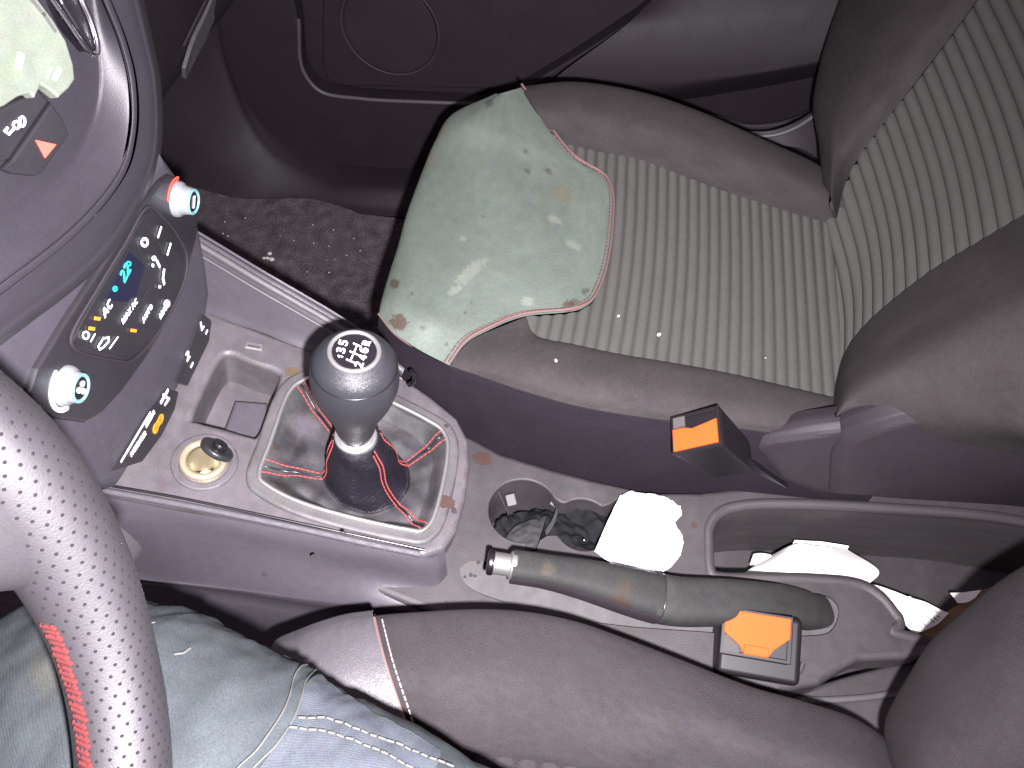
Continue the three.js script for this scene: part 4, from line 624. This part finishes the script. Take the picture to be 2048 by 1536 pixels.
// ============================================================ STEERING WHEEL
{
  const t = thing('steering_wheel', 'perforated black leather steering wheel with red inner stitching', 'steering wheel');
  const ti = 25 * Math.PI / 180, F = frame(V(-.39, .37, -.06), V(0, Math.sin(ti), Math.cos(ti)), EX), R = .185, m = FM(F);
  const rad = a => .0172 + .0045 * smooth(.55, 0, Math.abs(a + .25)) ;
  const rim = (u, v) => { const a = mix(-2.3, 1.1, v), b = u * 2 * Math.PI, r = rad(a), oval = 1 + .06 * Math.cos(2 * b); return V((R + r * Math.cos(b) * oval) * Math.cos(a), (R + r * Math.cos(b) * oval) * Math.sin(a), r * 1.06 * Math.sin(b)).applyMatrix4(m); };
  const g = sheet(rim, 64, 220, { toward: V(-.39, .37, -.06).addScaledVector(F.n, 2) });
  { const uv = g.attributes.uv; for (let j = 0, k = 0; j <= 220; j++) for (let i = 0; i <= 64; i++, k++) uv.setXY(k, i / 64 * .11, j / 220 * .63); }
  const rm = obj('rim', g, M.wheel, t);
  // perforations: small dimples read as raised rings of lighter leather
  const hole = new THREE.SphereGeometry(.0007, 6, 4), dots = []; hole.scale(1, 1, .25);
  for (let j = 0; j < 150; j++) for (let i = 0; i < 15; i++) { const v = (j + .5) / 150, u = -.13 + (i + (j % 2) * .5) / 15 * .62, p = rim(u, v), q = rim(u + .002, v).sub(p), s = rim(u, v + .0005).sub(p), nn = q.cross(s).normalize(); if (nn.dot(p.clone().sub(V(R * Math.cos(mix(-2.3, 1.1, v)), R * Math.sin(mix(-2.3, 1.1, v)), 0).applyMatrix4(m))) < 0) nn.negate(); const d = hole.clone(); d.applyQuaternion(new THREE.Quaternion().setFromUnitVectors(EZ, nn)); d.translate(p.x, p.y, p.z); dots.push(d); }
  stuff(obj('perforation', dots, M.hole, rm));
  // red lacing on the inner side of the rim
  const lace = []; for (let j = 0; j < 84; j++) { const v0 = .12 + j / 84 * .385 + rr(-.0006, .0006), k = rr(-.006, .006); lace.push(capsule(rim(.472 + k, v0), rim(.512 + k, v0 + .0036), rr(.001, .0014), 6)); if (j % 2) lace.push(capsule(rim(.512 + k, v0 - .001), rim(.476 + k, v0 + .002), rr(.0008, .0011), 6)); }
  stuff(obj('stitching', lace, M.redLace, rm));
  obj('stitch_seam', tube(Array.from({ length: 60 }, (_, i) => rim(.5, .1 + i / 59 * .405)), .0008, 200, 6), M.gloss, rm);
  // spoke towards the hub
  const sp = (u, v) => { const x = mix(.178, .05, v), k = smooth(0, .55, v), lo = mix(-.116, -.03, k), hi = mix(.07, .026, k), th = mix(.0165, .012, smooth(0, .4, v)), b = u * 2 * Math.PI, e = .75, cx = Math.sign(Math.cos(b)) * Math.abs(Math.cos(b)) ** e, sy = Math.sign(Math.sin(b)) * Math.abs(Math.sin(b)) ** e; return V(x, mix(lo, hi, .5 + .5 * cx), th * sy - .004 * smooth(0, .5, v)).applyMatrix4(m); };
  obj('spoke', sheet(sp, 48, 40, { toward: F.o.clone().addScaledVector(F.n, 2) }), M.wheel, t);
  const hub = new THREE.SphereGeometry(.075, 40, 20); hub.scale(1, 1, .35); hub.applyMatrix4(m); obj('hub', hub, M.wheel, t);
}

// ============================================================ DRIVER'S LEG
{
  const t = thing('person', 'right leg of a seated person in faded grey blue work trousers', 'person');
  const P = [V(-.44, .135, .56), V(-.418, .14, .45), V(-.40, .14, .35), V(-.365, .143, .25), V(-.33, .147, .15), V(-.295, .15, .05), V(-.27, .148, -.02), V(-.255, .125, -.075), V(-.25, .06, -.125), V(-.25, -.04, -.16), V(-.25, -.15, -.2)], Rr = [.095, .09, .086, .082, .077, .071, .068, .065, .062, .058, .052];
  const rad = q => { const x = clamp(q) * (Rr.length - 1), i = Math.min(Rr.length - 2, Math.floor(x)); return mix(Rr[i], Rr[i + 1], x - i); };
  const leg = (u, v, h = 0) => { const c = along(P, v), tg = along(P, Math.min(1, v + .02)).sub(along(P, Math.max(0, v - .02))).normalize(), sd = V(1, 0, 0).addScaledVector(tg, -tg.x).normalize(), up = sd.clone().cross(tg).normalize(); if (up.y < 0 && v < .6) up.negate(); const a = u * 2 * Math.PI; const fold = .0028 * noise(v * 26 + Math.sin(a) * 1.2, Math.cos(a) * 1.6, 2) + .002 * noise(v * 60, a * 1.5, 5) + .0012 * noise(v * 140, a * 5, 8); const r = rad(v) + fold + h; return c.addScaledVector(sd, Math.cos(a) * r).addScaledVector(up, Math.sin(a) * r * .96); };
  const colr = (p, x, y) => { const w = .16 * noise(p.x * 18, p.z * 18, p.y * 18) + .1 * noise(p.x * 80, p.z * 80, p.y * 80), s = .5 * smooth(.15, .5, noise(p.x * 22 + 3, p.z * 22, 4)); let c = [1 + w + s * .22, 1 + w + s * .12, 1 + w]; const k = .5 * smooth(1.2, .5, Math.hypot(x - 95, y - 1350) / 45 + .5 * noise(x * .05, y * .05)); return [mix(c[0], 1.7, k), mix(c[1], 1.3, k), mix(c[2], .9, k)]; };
  const body = obj('trouser_leg', sheet((u, v) => leg(u, v), 96, 200, { color: colr, toward: V(-.33, 3, .1) }), M.trousers, t);
  // find the surface point under a pixel
  const grid = []; for (let j = 0; j <= 300; j++) for (let i = 0; i <= 200; i++) { const u = mix(-.1, .6, i / 200), v = mix(.1, .75, j / 300), p = leg(u, v), q = pixel(p); grid.push([q[0], q[1], u, v, p.distanceTo(CAM)]); }
  const under = (px, py) => { let b = null, bs = 1e9; for (const g of grid) { const d = (g[0] - px) ** 2 + (g[1] - py) ** 2 + (g[4] * 40) ** 2; if (d < bs) { bs = d; b = g; } } return b; };
  const lineOn = (pts, h) => { const P2 = pts.map(p => under(...p)), c = P2.map(g => V(g[2], g[3], 0)); return curve(c, 160).map(q => leg(q.x, q.y, h)); };
  const seamA = [[612, 1334], [592, 1350], [578, 1400], [560, 1440], [520, 1490], [480, 1534], [440, 1580]], seamB = [[632, 1342], [612, 1362], [600, 1410], [585, 1445], [550, 1495], [510, 1540], [470, 1590]];
  const A = seamA.map(p => under(...p)), Bq = seamB.map(p => under(...p));
  obj('seam_tape', sheet((u, v) => { const a = along(A.map(g => V(g[2], g[3], 0)), v), b = along(Bq.map(g => V(g[2], g[3], 0)), v), q = a.lerp(b, u); return leg(q.x, q.y, .0012); }, 8, 60, { thick: .001, color: colr }), M.trousers, body);
  obj('seam_thread', [tube(lineOn(seamA, .0016), .0005, 160, 5), tube(lineOn(seamB, .0016), .0005, 160, 5)], M.thread, body);
  const pk = [[[636, 1350], [612, 1370], [602, 1410], [586, 1448], [552, 1498], [505, 1560]], [[690, 1394], [680, 1420], [670, 1450], [650, 1490], [620, 1540], [580, 1600]], [[770, 1440], [760, 1470], [745, 1500], [725, 1540], [700, 1590], [660, 1640]], [[880, 1505], [870, 1535], [850, 1565], [830, 1600], [800, 1640], [760, 1690]]].map(r => r.map(p => { const g = under(...p); return V(g[2], g[3], 0); }));
  obj('thigh_pocket', sheet((u, v) => { const q = surface(pk)(u, v); return leg(q.x, q.y, .0014); }, 40, 50, { thick: .0012 }), M.trouserPocket, body);
  for (const L of [[[594, 1443], [640, 1443], [680, 1455], [730, 1475], [790, 1498], [850, 1522], [905, 1545]], [[582, 1463], [620, 1466], [660, 1478], [720, 1500], [790, 1530], [850, 1556]]]) stuff(obj('pocket_stitching', stitches(lineOn(L, .0032), .0042, .6, .0007), M.thread, body));
  obj('crease_mark', tube(lineOn([[350, 1308], [362, 1308], [380, 1300]], .0006), .0007, 30, 5), M.thread, body);
  obj('crease_mark', tube(lineOn([[292, 1250], [300, 1248], [308, 1246]], .0006), .0005, 20, 5), M.thread, body);
}

// ============================================================ LOOSE THINGS
{
  // crumpled tissue over the cup holders
  const out = [[1190, 1100], [1214, 1046], [1240, 992], [1266, 984], [1300, 986], [1335, 992], [1361, 1012], [1363, 1030], [1348, 1046], [1360, 1062], [1367, 1084], [1360, 1112], [1342, 1134], [1318, 1148], [1280, 1144], [1232, 1134], [1208, 1118]];
  const F = FY(-.034), L = outline(F, out), c = L.reduce((a, p) => a.add(p), new THREE.Vector2()).divideScalar(L.length), n = L.length;
  const f = (u, v) => { const x = u * n, i = Math.floor(x) % n, e = L[i].clone().lerp(L[(i + 1) % n], x - Math.floor(x)), p = c.clone().lerp(e, v), h = .012 * (1 - v * v) + .006 * noise(p.x * 60, p.y * 60, 3) + .004 * Math.abs(noise(p.x * 120, p.y * 120, 7)) + .002 * noise(p.x * 300, p.y * 300); return V(p.x, p.y, h).applyMatrix4(FM(F)); };
  const t = thing('tissue', 'crumpled white paper tissue covering the rear cup holder', 'tissue'); obj('top_ply', sheet(f, 136, 40, { thick: .001 }), M.tissue, t);
  const f2 = (u, v) => { const p = f(u, v * .94); p.y = -.046 + .004 * noise(p.x * 70, p.z * 70, 11); p.x += .004; return p; }; obj('bottom_ply', sheet(f2, 100, 24, { thick: .001 }), M.tissue, t);
}
{
  // black cloth mask pushed into the cup holders
  const t = thing('face_mask', 'crumpled black cloth face mask stuffed in the cup holders', 'face mask');
  const rows = [[[985, 1072], [1010, 1090], [1050, 1098], [1100, 1102], [1150, 1106], [1195, 1112], [1230, 1112]], [[1000, 1040], [1035, 1052], [1070, 1062], [1100, 1068], [1145, 1076], [1190, 1086], [1235, 1088]], [[1020, 1030], [1050, 1028], [1080, 1034], [1110, 1036], [1150, 1040], [1195, 1052], [1240, 1060]], [[1040, 1034], [1066, 1022], [1090, 1022], [1116, 1018], [1150, 1018], [1190, 1026], [1238, 1034]]];
  const R3 = rows.map((r, j) => r.map((p, i) => onY(p[0], p[1], -.066 + .012 * Math.sin(i * 1.7 + j * 2.1) + (j === 3 ? -.014 : 0) + (i < 2 ? -.008 : 0)))), f = surface(R3);
  obj('cloth', sheet((u, v) => { const p = f(u, v); p.y += .0045 * noise(p.x * 130, p.z * 130, 2) + .006 * Math.abs(noise(p.x * 55, p.z * 55, 6)); return p; }, 90, 60, { thick: .0014 }), M.cloth, t);
  const fl = [[[1002, 1094], [1040, 1104], [1072, 1098]], [[1018, 1066], [1050, 1066], [1086, 1056]], [[1040, 1046], [1064, 1040], [1092, 1034]]].map((r, j) => r.map((p, i) => onY(p[0], p[1], -.056 + .005 * i - .004 * j))), ff = surface(fl);
  obj('folded_flap', sheet((u, v) => { const p = ff(u, v); p.y += .002 * noise(p.x * 160, p.z * 160); return p; }, 30, 30, { thick: .0014 }), M.clothGrey, t);
  const band = (L, w) => { const c = L.map(p => onY(p[0], p[1], p[2])), f3 = surface([c, drop(c, -w, .001, w * .4)]); return sheet(f3, 30, 4, { thick: .001 }); };
  obj('ear_loop', band([[994, 978, -.06], [1004, 1000, -.07], [1014, 1026, -.085], [1002, 1048, -.085], [986, 1068, -.07]], .0035), M.clothGrey, t);
  obj('ear_loop', band([[1090, 1062, -.05], [1104, 1040, -.052], [1112, 1016, -.055], [1112, 1000, -.06]], .005), M.clothGrey, t);
  for (const [px, py, a] of [[1022, 1000, .4], [1113, 1003, -.4]]) { const p = onY(px, py, -.066), g = new RoundedBoxGeometry(.011, .003, .009, 2, .001); g.rotateY(a); g.rotateZ(.3); g.translate(p.x, p.y, p.z); obj('slider', g, M.frame, t); }
  const s = onY(1168, 1080, -.05), sp = new THREE.SphereGeometry(.0015, 10, 8); sp.translate(s.x, s.y, s.z); obj('snap', sp, M.chrome, t);
  const coin = disc(FY(-.1155), loc(FY(-.1155), [1060, 1012]), .012, .002); tag(obj('coin', coin, M.satin), 'silver coin lying at the bottom of the front cup holder', 'coin');
}
{
  const page = (name, label, rows, m, th = .0007) => { const f = surface(rows), o = obj(name, sheet((u, v) => { const p = f(u, v); p.y += .0012 * noise(p.x * 50, p.z * 50, 4); return p; }, 40, 30, { thick: th }), m); return tag(o, label, 'paper', 'papers in the storage bin'); };
  const G = (L, y) => L.map((p, i) => onY(p[0], p[1], Array.isArray(y) ? y[i] : y));
  page('receipt', 'white folded receipt lying highest on the papers in the bin', [G([[1462, 1166], [1560, 1164], [1650, 1172], [1736, 1170]], [-.085, -.07, -.068, -.078]), G([[1500, 1138], [1570, 1122], [1650, 1118], [1756, 1140]], [-.09, -.066, -.064, -.08]), G([[1540, 1112], [1592, 1088], [1640, 1092], [1690, 1096]], [-.1, -.074, -.074, -.09])], M.paper);
  page('receipt', 'white paper slip with square corners showing behind the folded receipt', [G([[1560, 1130], [1620, 1130], [1680, 1130]], -.095), G([[1590, 1080], [1650, 1084], [1698, 1092]], -.092)], M.paper);
  page('receipt', 'small curled white paper scrap beside the folded receipt', [G([[1500, 1130], [1530, 1128], [1550, 1124]], -.1), G([[1508, 1108], [1524, 1106], [1542, 1110]], -.094)], M.paper);
  const lst = [G([[1732, 1166], [1770, 1200], [1800, 1236], [1828, 1270]], [-.085, -.088, -.092, -.098]), G([[1780, 1180], [1818, 1200], [1845, 1226], [1872, 1250]], [-.082, -.084, -.09, -.096]), G([[1820, 1194], [1850, 1204], [1876, 1216], [1898, 1226]], [-.084, -.086, -.09, -.096])];
  const inv = page('printed_sheet', 'white paper sheet with faint printed lines beside the cardboard', lst, M.paper);
  const lf = surface(lst), ink = []; for (let i = 0; i < 7; i++) for (let k = 0; k < 4; k++) { const v = .2 + i * .1, u = .42 + k * .14; if (rnd() < .25) continue; const a = lf(u, v), b = lf(u + .09 + rnd() * .03, v); a.y += .0014; b.y += .0014; ink.push(capsule(a, b, .0004, 4)); } stuff(obj('printing', ink, M.ink, inv));
  page('envelope', 'white paper corner poking out beside the driver backrest', [G([[1900, 1186], [1930, 1184], [1962, 1180]], -.09), G([[1916, 1206], [1935, 1204], [1950, 1196]], -.092)], M.paper);
  const cb = slab(FY(-.1), [[1835, 1275], [1880, 1230], [1960, 1182], [2040, 1150], [2040, 1260], [1900, 1330]], { depth: .004, bevel: .001 }); tag(obj('cardboard_piece', cb, M.cardboard), 'brown cardboard piece in the bin under the driver backrest', 'cardboard');
}

// ------------------------------------------------------------ each thing stands at its own base
scene.updateMatrixWorld(true);
for (const o of [...scene.children]) {
  if (!o.isMesh && !o.isGroup) continue;
  const b = new THREE.Box3().setFromObject(o), c = V((b.min.x + b.max.x) / 2, b.min.y, (b.min.z + b.max.z) / 2);
  if (o.isMesh) { o.geometry = o.geometry.clone(); o.geometry.translate(-c.x, -c.y, -c.z); for (const k of o.children) k.position.sub(c); } else for (const k of o.children) k.position.sub(c);
  o.position.copy(c);
}
renderer.setSize(1024, 768);
renderer.render(scene, camera);
